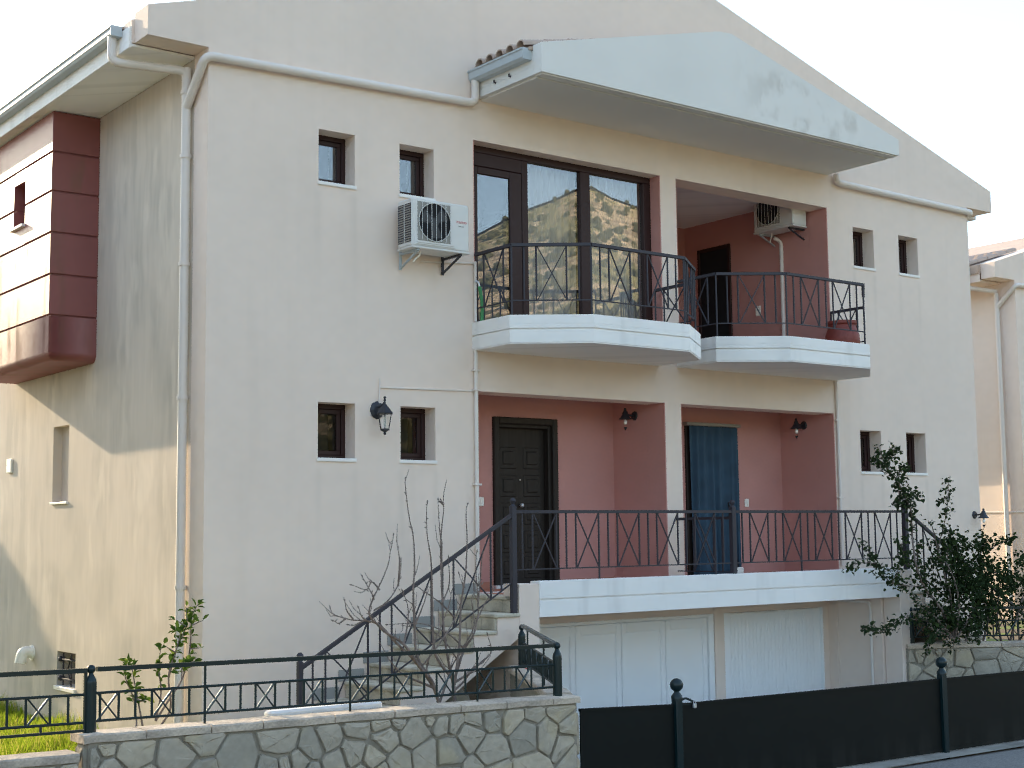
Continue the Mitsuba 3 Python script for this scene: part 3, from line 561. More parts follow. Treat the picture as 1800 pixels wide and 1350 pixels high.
# ------------------------------------------------------------------ neighbour house beyond the right corner
def neighbour(label, ox, oy, near):
    N = thing('neighbour_house', label, 'house')
    sh = lambda m: (m.apply_translation((ox, oy, 0)), m)[1]
    put(f'{N}__front_wall', sh(ext(Polygon([(0, -.3), (W, -.3), (W, 8.44), (14.36, 8.44), (14.36, 8.8), (MID, 11.03), (-.7, 8.77), (-.7, 8.44), (0, 8.44)]).difference(rect(WA, WB, UB, UT)).difference(rect(WA, WB, LB, LT)), 0, .35)), 'm_cream')
    put(f'{N}__side_wall', sh(cat([bx(0, .3, .352, 12.5, -.3, 8.4), bx(W - .3, W, .352, 12.5, -.3, 8.4), bx(.3, W - .3, 12.2, 12.5, -.3, 8.4)])), 'm_cream')
    put(f'{N}__window', sh(cat([bx(WA, WB, .2, .25, a, b) for a, b in ((UB, UT), (LB, LT))])), 'm_brown')
    put(f'{N}__roof', sh(cat([ext(Polygon([(-.80, 8.56), (MID, 10.69), (MID, 10.87), (-.80, 8.74)]), .352, 13.0), ext(Polygon([(W + .80, 8.56), (MID + .001, 10.69), (MID + .001, 10.87), (W + .80, 8.74)]), .352, 13.0)])), 'm_tile')
    rest = []
    for j, yy in enumerate(np.arange(.62, 6.2, .23)):
        sl = .285
        for i in range(5): 
            m = sh(barrel(-.86 + .36 * i, 8.76 + .36 * sl * i, -.46 + .36 * i, 8.76 + .36 * sl * i + .4 * sl, yy, .095))
            if near and i < 2 and j < 8: put(f'{N}__roof__tile', m, 'm_tile', 40)
            else: rest.append(m)
    stuff(put(f'{N}__roof__tile_rows', cat(rest), 'm_tile', 40))
    put(f'{N}__verge', sh(ext(Polygon([(-.70, 8.72), (MID, 10.98), (MID, 11.02), (-.70, 8.76)]), .352, .62)), 'm_cream')
    put(f'{N}__eave', sh(cat([bx(-.74, -.003, .352, 13, 8.402, 8.43), bx(-.76, -.735, .352, 13, 8.385, 8.60)])), 'm_cream')
    put(f'{N}__gutter', sh(cat([bx(-.90, -.765, .56, 13, 8.56, 8.575), bx(-.90, -.885, .56, 13, 8.576, 8.69), bx(-.91, -.765, .545, .559, 8.55, 8.70)])), 'm_gutter')
    put(f'{N}__rain_pipe', sh(cat([tube([(-.065, .42, 8.2), (-.065, .42, 1.0)], .052, 10), tube(bent([(-.83, .66, 8.60), (-.83, .66, 8.29), (-.065, .42, 8.24)], .08), .05, 10), tube(bent([(-.065, .40, 7.9), (-.07, -.07, 8.315), (3.5, -.07, 8.41)], .1), .05, 10)])), 'm_pipe', 40)
    put(f'{N}__bay', sh(bx(BX, 0, B0, B1, zs[0], 8.4)), 'm_bay')
    put(f'{N}__wall_conduit', sh(cat([tube([(-.012, 4.0, 3.50), (-.012, -.012, 3.45), (2, -.012, 3.47)], .018, 6)])), 'm_pipe')
neighbour('cream house partly seen behind the right corner of the duplex, with a sunlit side wall', 20.56, 3.66, True)
neighbour('cream house next door on the left, standing outside the picture', -20.56, -3.66, False)

# ------------------------------------------------------------------ iron railings
def rail_span(key, A, B, ht, hb, xw=.35, g=.147, top=.045, first=True, foot=True, m='m_iron', w=.016, midfeet=True):
    """top and bottom rail, uprights and crossed braces between two foot points"""
    A, B = np.array(A, float), np.array(B, float); L = np.linalg.norm((B - A)[:2]); up = np.array([0, 0, 1.0])
    put(f'{key}__top_rail', bar(A + up * ht, B + up * ht, top, top * .8), m)
    put(f'{key}__bottom_rail', bar(A + up * hb, B + up * hb, w * 1.05, w * .9), m)
    n = max(1, round((L - 2 * g) / (xw + 2 * g))); k = L / (n * xw + (2 * n + 2) * g)
    if L < .85: seq = [g, -xw * 1.0, g]; k = L / (2 * g + xw)
    else: seq = [g, g] + [-xw, g, g] * n
    at = lambda s, h: A + (B - A) * (s / L) + up * h
    s = 0
    for i, q in enumerate(seq):
        e = s + abs(q) * k
        if q < 0:
            put(f'{key}__brace', bar(at(s, ht - top * .4) + (B - A) / L * .012, at(e, hb), w * .8), m)
            put(f'{key}__brace', bar(at(s, hb) + (B - A) / L * .012, at(e, ht - top * .4), w * .8), m)
        if i < len(seq) - 1: put(f'{key}__baluster', bar(at(e, hb if not (midfeet and i % 9 == 5) else 0), at(e, ht - top * .4), w, w), m)
        s = e
def post(key, p, h, w, m='m_iron', knob=.035, foot=0):
    p = np.array(p, float)
    put(f'{key}__post', cbx(p[0] - w / 2, p[0] + w / 2, p[1] - w / 2, p[1] + w / 2, p[2] - foot, p[2] + h, .005), m)
    if knob: put(f'{key}__knob', lathe([(0, 0), (w * .5, 0), (w * .42, .012), (knob * .55, .018), (knob * .55, .024), (knob * .95, .035 + knob * .5), (knob, .024 + knob), (knob * .95, .02 + knob * 1.5), (knob * .5, .022 + knob * 1.95), (0, .024 + 2 * knob)], p + [0, 0, h], 14), m, 40)
def balc_rail(P, label, low_last):
    k = thing('balcony_railing', label, 'railing', 'railings of the two balconies')
    Q = np.array(inset([(a, b if b < -.01 else -.001) for a, b in P], .06).exterior.coords)[:-1]
    # order the inset corners along the slab edge
    ins = [Q[np.argmin(np.linalg.norm(Q - np.array(p), axis=1))] for p in P]
    ins[0] = np.array([ins[1][0], -.01]); ins[-1] = np.array([ins[-2][0], -.01])
    z = 5.686
    for i in range(len(ins) - 1):
        low = low_last and i == len(ins) - 2
        h = .68 if low else .845
        rail_span(k, (*ins[i], z), (*ins[i + 1], z), h, .18, xw=.33, g=.135, midfeet=False)
        put(f'{k}__post', cbx(ins[i + 1][0] - .012, ins[i + 1][0] + .012, ins[i + 1][1] - .012, ins[i + 1][1] + .012, z, z + (.845 if i < len(ins) - 2 else h)), 'm_iron')
balc_rail(BL, 'dark iron railing around the left balcony, in front of the wide window', True)
balc_rail(BR, 'dark iron railing around the right balcony, with a terracotta pot behind it', True)
k = thing('terrace_railing', 'long dark iron railing along the front of the white terrace, above the garage doors', 'railing')
yt = -1.03; zt = 2.586
rail_span(k, (3.29, yt, zt), (6.82, yt, zt), .79, .135); rail_span(k, (6.88, yt, zt), (10.32, yt, zt), .79, .135)
post(k, (6.85, yt, zt), .85, .07); post(k, (10.36, yt, 2.24), 1.22, .07)
k = thing('dividing_railing', 'short iron railing across the terrace between the two front doors', 'railing')
rail_span(k, (6.85, yt + .04, zt - .12), (6.85, -.01, zt - .12), .83, .14)
# ------------------------------------------------------------------ stairs left and right of the terrace
NOSE = [(3.30, 2.42), (3.00, 2.24), (2.68, 2.06), (2.36, 1.88), (2.04, 1.70), (1.72, 1.52), (1.40, 1.34), (1.08, 1.16), (.76, .98)]
def stairs(mir, label, rlabel, tiles):
    s = lambda m: mirror(m, mir)
    k = thing('staircase', label, 'staircase')
    for i, (x, z) in enumerate(NOSE):
        x1 = NOSE[i - 1][0] + .0 if i else 3.62
        y0 = -1.13 if i else -.93
        if i == 0: x1 = 3.55
        if i == 1: x1 = 3.329
        put(f'{k}__tread', s(cbx(x - .03, x1 - .002 if i else x1, y0, -.003, z - .04, z + (.0 if i else .003), .010)), 'm_tread')
        zb = NOSE[i + 1][1] if i < len(NOSE) - 1 else .80
        if tiles:
            ys = [-1.09, -.83, -.53, -.26, -.012]
            for a, b in zip(ys, ys[1:]): put(f'{k}__riser', s(cbx(x - .008, x + .02, a + .003, b - .003, zb + .003, z - .041, .004)), 'm_tread')
        else: put(f'{k}__riser', s(bx(x - .008, x + .02, -1.09, -.012, zb + .003, z - .041)), 'm_tread')
        put(f'{k}__skirting', s(cbx(x - .09, x + .24, -.014, -.001, zb + .002 if i == len(NOSE) - 1 else z - .002, z + .125, .003)), 'm_skirt')
    top = []
    for i, (x, z) in enumerate(NOSE[1:]):
        top += [(NOSE[i][0] + .021 if i else 3.328, z - .041), (x + .021, z - .041)]
    poly = Polygon([(3.328, 1.97)] + top + [(.781, .78), (1.40, .78)])
    put(f'{k}__string', s(ext(poly, -1.10, -.02)), 'm_cream')
    r = thing('stair_railing', rlabel, 'railing')
    A, B = (.56, -1.07, .90), (3.25, -1.07, 2.435)
    if mir: A, B = (W - A[0], A[1], A[2]), (W - B[0], B[1], B[2])
    if not mir: post(r, (A[0], A[1], .80), 1.07, .055); post(r, (3.275, -1.07, 2.24), 1.20, .065)
    rail_span(r, A, B, .90, .14, xw=.50, g=.145, midfeet=False)
stairs(False, 'cream staircase with stone treads climbing to the left front door', 'sloping dark iron handrail of the left staircase, above the bare shrub', True)
stairs(True, 'staircase at the right end of the terrace, hidden behind leafy branches', 'sloping dark iron handrail at the right end, overgrown with leaves', False)
# ------------------------------------------------------------------ rubble garden walls
def rubble(key, P0, u, L, zb, zt, n, seed, depth=.035, mats=('m_stone', 'm_stone_001', 'm_stone_002')):
    """individual flat stones on the wall face that starts at P0 and runs along the unit vector u; the face looks to the right of u... zb, zt: heights at the ends"""
    r = np.random.default_rng(seed); H0 = max(zt) - min(zb)
    pts = []
    for _ in range(6000):
        q = np.array([r.uniform(0, L), r.uniform(0, H0)])
        if all(np.linalg.norm((q - p) * [1, 1.15]) > d for p, d in pts): pts.append((q, r.choice([.10, .16, .24, .33], p=[.28, .27, .25, .2])))
        if len(pts) >= n: break
    p = np.array([q for q, _ in pts])
    allp = np.vstack([p, p * [-1, 1], p * [1, -1], [2 * L, 0] + p * [-1, 1], [0, 2 * H0] + p * [1, -1]])
    vor = Voronoi(allp); nrm = np.array([u[1], -u[0], 0]); u3 = np.array([u[0], u[1], 0.0])
    face = Polygon([(0, zb[0] - min(zb)), (L, zb[1] - min(zb)), (L, zt[1] - min(zb)), (0, zt[0] - min(zb))]).buffer(-.006)
    for i in range(len(p)):
        reg = vor.regions[vor.point_region[i]]
        if -1 in reg or len(reg) < 3: continue
        g = Polygon(vor.vertices[reg]).intersection(face).buffer(-.007 - .008 * r.random())
        rr = .012 + .02 * r.random(); g = g.buffer(-rr).buffer(rr, quad_segs=2)
        if g.is_empty or g.geom_type != 'Polygon' or g.area < .002: continue
        g = g.segmentize(.07).simplify(.004)
        ring = np.array(g.exterior.coords)[:-1]
        if not g.exterior.is_ccw: ring = ring[::-1]
        c = ring.mean(0); ring = ring + r.normal(0, .006, ring.shape); m = len(ring); d = depth * r.uniform(.75, 1.3); tilt = r.normal(0, .05, 2)
        R = [(ring, np.full(m, -.03)), (ring, np.full(m, d * .55)), (c + (ring - c) * .965, np.full(m, d * .88)), (c + (ring - c) * .86, d + r.normal(0, .003, m)), (c + (ring - c) * .45, d * 1.08 + r.normal(0, .005, m))]
        V = []
        for xy, h in R:
            hh = h + np.where(h > 0, (xy - c) @ tilt * .5, 0)
            V.append(np.array(P0) + xy[:, :1] * u3 + (xy[:, 1:] + min(zb)) * [0, 0, 1.0] + hh[:, None] * nrm)
        V = np.vstack(V + [(np.array(P0) + c[0] * u3 + np.array([0, 0, c[1] + min(zb)]) + d * 1.1 * nrm)[None]])
        F = []
        for a in range(len(R) - 1):
            for j in range(m):
                j2 = (j + 1) % m; q = (a * m + j, a * m + j2, (a + 1) * m + j2, (a + 1) * m + j); F += [(q[0], q[1], q[2]), (q[0], q[2], q[3])]
        o = (len(R) - 1) * m
        for j in range(m): F.append((o + j, o + (j + 1) % m, len(V) - 1))
        put(f'{key}__stone', trimesh.Trimesh(V, np.array(F), process=False), mats[r.choice(3, p=[.6, .2, .2])], 28)
def wallbody(P0, P1, t, zb, zt):
    """a straight wall whose front face runs P0 to P1 (its front is to the right of the direction), t thick"""
    P0, P1 = np.array(P0, float), np.array(P1, float); u = (P1 - P0) / np.linalg.norm(P1 - P0); n = np.array([-u[1], u[0]]) * t
    v = [(*P0, zb[0]), (*P1, zb[1]), (*(P1 + n), zb[1]), (*(P0 + n), zb[0]), (*P0, zt[0]), (*P1, zt[1]), (*(P1 + n), zt[1]), (*(P0 + n), zt[0])]
    m = trimesh.Trimesh(np.array(v), BF, process=False)
    if m.volume < 0: m.invert()
    return m
def coping(key, P0, P1, z, t, over, seed, lo=.42, hi=.72, h=.062):
    r = np.random.default_rng(seed); P0, P1 = np.array(P0, float), np.array(P1, float); L = np.linalg.norm(P1 - P0); u = (P1 - P0) / L; n = np.array([-u[1], u[0]])
    s = 0
    while s < L - .05:
        e = min(L, s + r.uniform(lo, hi))
        if L - e < .2: e = L
        zz = lambda q: z[0] + (z[1] - z[0]) * q / L
        xs_ = np.linspace(s + .004, e - .004, 6); V = []
        dz = r.normal(0, .003)
        for x in xs_:
            jf = r.normal(0, .006); jz = r.normal(0, .002)
            for off, hh in ((-over + jf, -h), (-over + jf - .004, -.012), (-over + jf + .014, 0), (t * .5, .003), (t + over - .01, 0), (t + over, -.012), (t + over, -h)):
                q = P0 + u * x + n * off; V.append((*q, zz(x) + hh + jz + dz))
        F = []
        for i in range(5):
            for j in range(7):
                a, b = i * 7 + j, i * 7 + (j + 1) % 7; F += [(a, a + 7, b + 7), (a, b + 7, b)]
        for i, fl in ((0, 1), (35, -1)):
            for j in range(1, 6): F.append((i, i + j, i + j + 1)[::fl])
        m = trimesh.Trimesh(np.array(V), np.array(F), process=False)
        if m.volume < 0: m.invert()
        put(f'{key}__coping_stone', m, 'm_coping', 25); s = e
k = thing('garden_wall', 'low rubble stone wall with reddish coping at the lower left, carrying the green fence', 'wall')
WL, WR = (-2.47, -3.30), (2.31, -3.30)
RC = (3.42, -1.12)
ZL, ZR = 1.60, 1.525
put(f'{k}__core', cat([wallbody(WL, WR, .22, (.2, .2), (ZL, ZR)), wallbody(WR, RC, .20, (-.1, -.1), (ZR, 1.60))]), 'm_mortar')
rubble(k, (*WL, 0), (1, 0), WR[0] - WL[0], (.62, .48), (ZL, ZR), 92, 21)
uu = np.array(RC) - np.array(WR); LL = np.linalg.norm(uu); rubble(k, (*WR, 0), tuple(uu / LL), LL, (.05, .05), (ZR, 1.60), 34, 5)
rubble(k, (WL[0], WL[1] + .22, 0), (0, -1), .22, (.7, .7), (ZL, ZL), 4, 6)
coping(k, (WL[0] - .05, WL[1]), (WR[0] + .03, WR[1]), (1.665, 1.588), .22, .035, 2)
uu /= LL; coping(k, np.array(WR) + uu * .30, RC, (1.59, 1.665), .20, .03, 3)
put(f'{k}__pale_kerb', cbx(-.80, .32, -3.02, -2.90, 1.2, 1.668, .02), 'm_white')
k = thing('garden_wall', 'low stone wall segment at the far left edge, below the grass', 'wall')
put(f'{k}__core', wallbody((-5.2, -3.31), (-2.545, -3.31), .22, (.2, .2), (1.52, 1.475)), 'm_mortar')
rubble(k, (-5.2, -3.31, 0), (1, 0), 2.65, (.7, .7), (1.52, 1.475), 40, 8)
coping(k, (-5.2, -3.31), (-2.545, -3.31), (1.58, 1.535), .22, .03, 4)
k = thing('garden_wall', 'stone wall on the right side of the driveway, under the leafy bush', 'wall')
RA, RB = (10.17, -1.12), (14.3, -3.45)
put(f'{k}__core', wallbody(RA, RB, .22, (-.1, .3), (1.455, 1.455)), 'm_mortar')
uu = np.array(RB) - np.array(RA); LL = np.linalg.norm(uu); uu /= LL
rubble(k, (*RA, 0), tuple(uu), LL, (.05, .3), (1.455, 1.455), 130, 31)
coping(k, RA, RB, (1.515, 1.515), .22, .03, 9)
# ------------------------------------------------------------------ green fence on the walls
def fence(key, A, B, zoff, n_, tall=3, seed=0):
    """top rail, mid rail, low rail, uprights and alternate crosses; A and B are the coping points"""
    A, B = np.array(A, float), np.array(B, float); L = np.linalg.norm(B - A); d = (B - A) / L; up = np.array([0, 0, 1.0])
    at = lambda s, h: A + d * s + up * h
    put(f'{key}__top_rail', bar(at(0, .475), at(L, .475), .042, .034), 'm_green')
    put(f'{key}__middle_rail', tube([at(0, .295), at(L, .295)], .011, 8), 'm_green', 40)
    put(f'{key}__low_rail', tube([at(0, .085), at(L, .085)], .011, 8), 'm_green', 40)
    k_ = L / (n_ * .465)
    s, i = .0, 0
    while s < L - .1:
        a, b = s + .0, s + .185 * k_
        if i: pass
        for q, (h0, h1) in ((s + (.03 if i == 0 else 0), (.085, .295)), (b, (.085, .295)), (b + .14 * k_, (.085, .295))):
            if q < L - .02:
                tallq = q == s and i % tall == tall - 1 and i
                put(f'{key}__upright', tube([at(q, 0 if tallq else .085), at(q, .46 if tallq else .295)], .010, 8), 'm_green', 40)
        put(f'{key}__brace', tube([at(a + .012, .09), at(b - .008, .288)], .009, 10), 'm_green_gloss', True)
        put(f'{key}__brace', tube([at(a + .012, .288), at(b - .008, .09)], .0065, 8), 'm_green', True)
        s += .465 * k_; i += 1
def fpost(key, p, h=.46, r=.042):
    b = r * .80
    prof = [(0, 0), (r * 1.05, 0), (r * 1.05, h * .80), (r * .95, h * .86), (r * .52, h * .93), (r * .42, h * .96)]
    prof += [(b * math.sin(t), h * .955 + b * (1 - math.cos(t))) for t in np.linspace(.5, math.pi, 9)]
    prof[-1] = (0, prof[-1][1])
    put(f'{key}__post', lathe(prof, p, 18), 'm_green', 40)
k = thing('garden_fence', 'dark green metal fence with crosses standing on the left garden wall', 'fence')
yf = -3.20
PL, PR = (-2.42, yf, 1.665), (2.165, yf, 1.585)
fpost(k, PL); fpost(k, PR)
fence(k, (-2.375, yf, 1.66), (2.12, yf, 1.586), 0, 10)
RP = (3.22, -1.28, 1.64)
fpost(k, RP, .44, .04)
fence(k, (2.19, yf + .05, 1.59), (3.20, -1.32, 1.64), 0, 6)
k = thing('garden_fence', 'short run of green fence at the far left edge in front of the grass', 'fence')
fence(k, (-4.75, yf, 1.70), (-2.455, yf, 1.655), 0, 5)
put(f'{k}__base_rail', bar((-4.75, yf, 1.715), (-2.455, yf, 1.68), .02), 'm_green')
put(f'{k}__stile', bar((-2.462, yf, 1.60), (-2.462, yf, 2.12), .022), 'm_green')
put(f'{k}__foot', bar((-2.80, yf, 1.69), (-2.80, yf, 1.75), .016), 'm_green')
k = thing('garden_fence', 'green fence on the right wall, half hidden by the leafy bush', 'fence')
n2 = np.array([-uu[1], uu[0]]) * .11
a, b = np.array(RA) + n2 + uu * .12, np.array(RB) + n2
fpost(k, (*a, 1.515), .46, .045)
fence(k, (*(a + uu * .05), 1.515), (*b, 1.515), 0, 10)
# ------------------------------------------------------------------ sheet gate
k = thing('driveway_gate', 'long black green sheet metal gate across the driveway entrance', 'gate')
def leaf(x0, x1):
    zt = lambda x: 1.40 - .0115 * (x - 3.6) if x > 2.9 else 1.40 + .09 * (3.6 - x) * .5
    zb = lambda x: zstreet(x, -3.3) + .06
    def slab(a, b, y0, y1, o0, o1):
        v = [(a, y0, zb(a) + o0), (b, y0, zb(b) + o0), (b, y1, zb(b) + o0), (a, y1, zb(a) + o0), (a, y0, zt(a) + o1), (b, y0, zt(b) + o1), (b, y1, zt(b) + o1), (a, y1, zt(a) + o1)]
        m = trimesh.Trimesh(np.array(v), BF, process=False)
        if m.volume < 0: m.invert()
        return m
    p = put(f'{k}__leaf', slab(x0, x1, -3.30, -3.285, 0, -.022), 'm_gate')
    tr = lambda q0, q1: bar((x0, -3.29, q0), (x1, -3.29, q1), .045, .034)
    put(f'{p}__frame', cat([bar((x0, -3.29, zt(x0) - .012), (x1, -3.29, zt(x1) - .012), .038, .026), bar((x0, -3.29, zb(x0)), (x1, -3.29, zb(x1)), .038, .04)]), 'm_gate')
for a, b in ((2.36, 3.585), (3.675, 7.93), (8.02, 12.6), (12.7, 14.2)): leaf(a, b)
for x in (3.63, 7.975, 12.65):
    z0 = zstreet(x, -3.3) - .1; zt = 1.40 - .0115 * (x - 3.6) - z0
    put(f'{k}__post', cat([cbx(x - .043, x + .043, -3.345, -3.255, z0, z0 + zt + .05, .01), lathe([(.058, 0), (.058, .03), (.03, .065), (.024, .09), (0, .09)], (x, -3.30, z0 + zt + .05), 16), ball((x, -3.30, z0 + zt + .19), .067, 3)]), 'm_green', 40)
put(f'{k}__latch', cat([tube(bent([(3.68, -3.30, 1.43), (3.74, -3.31, 1.455), (3.86, -3.31, 1.405)], .03), .012, 8), tube([(3.69, -3.30, 1.39), (3.80, -3.30, 1.385)], .010, 8)]), 'm_green', 40)
put(f'{k}__padlock', cat([cbx(3.835, 3.875, -3.335, -3.31, 1.345, 1.39, .004), tube(bent([(3.84, -3.322, 1.39), (3.842, -3.322, 1.418), (3.868, -3.322, 1.418), (3.87, -3.322, 1.39)], .01), .004, 6)]), 'm_steel', 40)

# ------------------------------------------------------------------ air conditioners
def ac(T, label, logo):
    k = thing('air_conditioner', label, 'air conditioner')
    f = lambda m: (m.apply_transform(T), m)[1]
    w, h, d = .81, .565, .31                                   # front face at y = -d, back at 0
    put(f'{k}__body', f(cbx(0, w, -d, 0, .0, h, .018)), 'm_ac')
    put(f'{k}__front_panel', f(cbx(.075, .545, -d - .006, -d + .01, .07, h - .035, .005)), 'm_ac_grey')
    put(f'{k}__fan_opening', f(tube([(.31, -d - .009, .30), (.31, -d + .005, .30)], .222, 40)), 'm_dark')
    bl = []
    for a in range(3):
        t0 = a * 2.094; q = [(.31 + r * math.cos(t0 + e), -d - .0105 - .0 * r, .30 + r * math.sin(t0 + e)) for r, e in ((.05, 0), (.20, .25), (.205, 1.1), (.06, 1.3))]
        bl.append(trimesh.Trimesh(np.array(q), [[0, 1, 2], [0, 2, 3]], process=False))
    put(f'{k}__fan', f(cat(bl[:0] + bl + [tube([(.31, -d - .014, .30), (.31, -d - .009, .30)], .055, 20)])), 'm_fan')
    for i in range(7): put(f'{k}__grille_wire', f(tube([(.13 + .066 * i, -d - .022, .075), (.13 + .066 * i, -d - .022, h - .04)], .0035, 6)), 'm_ac')
    put(f'{k}__grille_ring', f(cat([tube([(.31 + .225 * math.cos(t), -d - .018, .30 + .225 * math.sin(t)) for t in np.linspace(0, 2 * math.pi, 40)], .004, 5)])), 'm_ac')
    put(f'{k}__base_tray', f(cat([cbx(-.005, w + .005, -d - .008, 0, -.022, -.001, .004), cbx(.06, .60, -d - .010, -d, .025, .034, .002), cbx(.06, .60, -d - .010, -d, .044, .053, .002)])), 'm_ac')
    for z in np.arange(.06, h - .08, .028): put(f'{k}__side_louvre', f(cat([cbx(-.006, .004, -.285, -.16, z, z + .014, .002), cbx(-.006, .004, -.13, -.02, z, z + .014, .002)])), 'm_ac_grey')
    put(f'{k}__side_recess', f(cat([bx(-.0025, .002, -.29, -.155, .05, h - .06), bx(-.0025, .002, -.135, -.015, .05, h - .06)])), 'm_iron')
    for x in (.10, .70): put(f'{k}__bracket', f(cat([bar((x, .09, -.035), (x, -.29, -.035), .035, .02), bar((x, .085, -.20), (x, -.27, -.05), .03, .012), bar((x, .092, -.22), (x, .092, .02), .035, .012)])), 'm_iron' if x > .5 else 'm_gutter')
    put(f'{k}__drain_hose', f(tube(bent([(.22, -.14, -.02), (.22, -.14, -.07), (.17, -.12, -.11), (.15, -.10, -.15)], .03), .009, 8)), 'm_plastic', 40)
    if logo:
        for txt, hh, x, z, mm in (('FUJITSU', .024, .625, .335, 'm_red'), ('INVERTER', .012, .645, .292, 'm_ac_grey')):
            t = meshkit.text_mesh(txt, hh, .0015); v = np.array(t.vertices); v = np.c_[v[:, 0], -v[:, 2], v[:, 1]]; fc = np.array(t.faces)
            v += [x, -d - .003, z]; put(f'{k}__lettering', f(trimesh.Trimesh(v, fc, process=False)), mm)
    return k
M4 = np.eye(4); M4[:3, 3] = (2.355, -.115, 6.445)
ac(M4, 'air conditioner outdoor unit with white casing, on brackets under a small upper left window', True)
M4 = np.array([[0, -1.0, 0, 10.08], [-1.0, 0, 0, 1.15], [0, 0, 1, 7.74], [0, 0, 0, 1.0]])
M4 = np.array([[0, 1.0, 0, 10.06], [-1.0, 0, 0, 1.15], [0, 0, 1, 7.74], [0, 0, 0, 1.0]])
ac(M4, 'air conditioner outdoor unit high on the salmon wall inside the right balcony recess', False)
put(f'{H}__drain_pipe', cat([tube(bent([(10.0, .96, 7.66), (10.09, .90, 7.60), (10.09, .90, 5.62)], .06), .03, 8)]), 'm_pipe', 40)

# ------------------------------------------------------------------ outdoor lamps
def lantern(p, label):
    k = thing('wall_lantern', label, 'wall lamp'); x, y, z = p
    m = lathe([(0, 0), (.092, 0), (.092, .012), (.055, .032), (0, .036)], sides=8); m.apply_transform(trimesh.transformations.rotation_matrix(math.pi / 2, [1, 0, 0])); m.apply_translation((x, y, z)); m.vertices[:, 2] = z + (m.vertices[:, 2] - z) * 1.15
    put(f'{k}__back_plate', m, 'm_lamp')
    put(f'{k}__arm', tube(bent([(x, y - .02, z + .03), (x, y - .10, z + .04), (x, y - .165, z + .075)], .04), .012, 8), 'm_lamp', 40)
    c = (x, y - .175, z - .17)
    put(f'{k}__roof', cat([lathe([(.0, .235), (.02, .225), (.06, .175), (.098, .130), (.106, .122), (.10, .112), (0, .112)], c, 6), lathe([(.013, .225), (.009, .255), (.017, .27), (.009, .285), (.016, .305), (.012, .315), (0, .318)], c, 10)]), 'm_lamp')
    put(f'{k}__cage', cat([tube([(c[0] + .085 * math.cos(t), c[1] + .085 * math.sin(t), c[2] + .115), (c[0] + .052 * math.cos(t), c[1] + .052 * math.sin(t), c[2] - .06)], .005, 5) for t in np.arange(6) * math.pi / 3] + [lathe([(0, -.055), (.06, -.055), (.06, -.068), (.03, -.085), (.012, -.095), (.02, -.11), (.008, -.125), (0, -.125)], c, 6)]), 'm_lamp')
    put(f'{k}__glass', lathe([(.048, -.055), (.078, .11)], c, 6), 'm_clear')
    put(f'{k}__bulb', tube([(c[0], c[1], c[2] - .04), (c[0], c[1], c[2] + .08)], [.016, .020], 8), 'm_plastic', 40)
lantern((2.136, -.001, 4.56), 'black hexagonal lantern on the cream wall between two small lower windows')
def hood_lamp(p, n, label):
    k = thing('hood_lamp', label, 'wall lamp', 'hooded wall lamps'); p, n = np.array(p, float), np.array(n, float)
    put(f'{k}__back_plate', tube([p, p + n * .02], [.065, .05], 14), 'm_lamp', 40)
    c = p + n * .17 + [0, 0, -.05]
    put(f'{k}__arm', tube(bent([p + n * .02, p + n * .10 + [0, 0, .0], c + [0, 0, .09]], .04), .013, 8), 'm_lamp', 40)
    put(f'{k}__hood', lathe([(0, .155), (.012, .15), (.018, .135), (.012, .122), (.024, .112), (.036, .085), (.044, .055), (.062, .025), (.088, .0), (.084, -.005), (.045, .03), (0, .03)], c, 18), 'm_lamp', 40)
    put(f'{k}__glass', lathe([(.040, .0), (.056, -.04), (.050, -.085), (.026, -.115), (0, -.12)], c, 14), 'm_clear', True)
    put(f'{k}__bulb', lathe([(0, -.085), (.02, -.07), (.024, -.045), (.014, -.01), (0, .0)], c, 10), 'm_plastic', 40)
    put(f'{k}__finial', lathe([(.026, -.112), (.02, -.128), (.009, -.14), (.012, -.15), (0, -.158)], c, 8), 'm_lamp')
hood_lamp((PX1, .60, 4.72), (-1, 0, 0), 'dark hooded lamp on the salmon side wall of the left porch')
hood_lamp((QX1, .58, 4.71), (-1, 0, 0), 'dark hooded lamp on the salmon side wall of the right porch')
hood_lamp((13.50, 0, 3.34), (0, -1, 0), 'dark hooded lamp on the cream wall at the far right corner of the duplex')

# ------------------------------------------------------------------ small things
def drape(x0, x1, y, z0, z1, n, amp, seed, gather=1.0):
    r = np.random.default_rng(seed); xs_ = np.linspace(x0, x1, n * 8); ph = r.uniform(0, 6.28, 4); zz = np.linspace(z0, z1, 10); V, F = [], []
    for zq in zz:
        t = (zq - z0) / (z1 - z0)
        for x in xs_:
            s = (x - x0) / (x1 - x0)
            w = math.sin(2 * math.pi * n * (s + .012 * math.sin(5 * s + ph[0])) + ph[1] + .25 * math.sin(3 * t + 9 * s)) * (.55 + .45 * math.sin(7.3 * s + ph[2]) ** 2)
            V.append((x0 + (x1 - x0) * s + (1 - t) * .02 * math.sin(11 * s + ph[3]), y + amp * w * (.6 + .4 * (1 - t)), zq))
    m_ = len(xs_)
    for i in range(len(zz) - 1):
        for j in range(m_ - 1):
            a = i * m_ + j; F += [(a, a + 1, a + m_ + 1), (a, a + m_ + 1, a + m_)]
    return trimesh.Trimesh(np.array(V), np.array(F), process=False)
k = thing('net_curtain', 'white net curtain behind the middle pane of the wide balcony window', 'curtain'); scene[k] = mikit.ply(drape(4.50, 5.56, .46, 5.58, 8.0, 9, .035, 1), 'm_curtain', smooth=True)
k = thing('net_curtain', 'white net curtain behind the right pane of the wide balcony window', 'curtain'); scene[k] = mikit.ply(drape(5.78, 6.95, .46, 5.58, 8.0, 10, .035, 2), 'm_curtain', smooth=True)
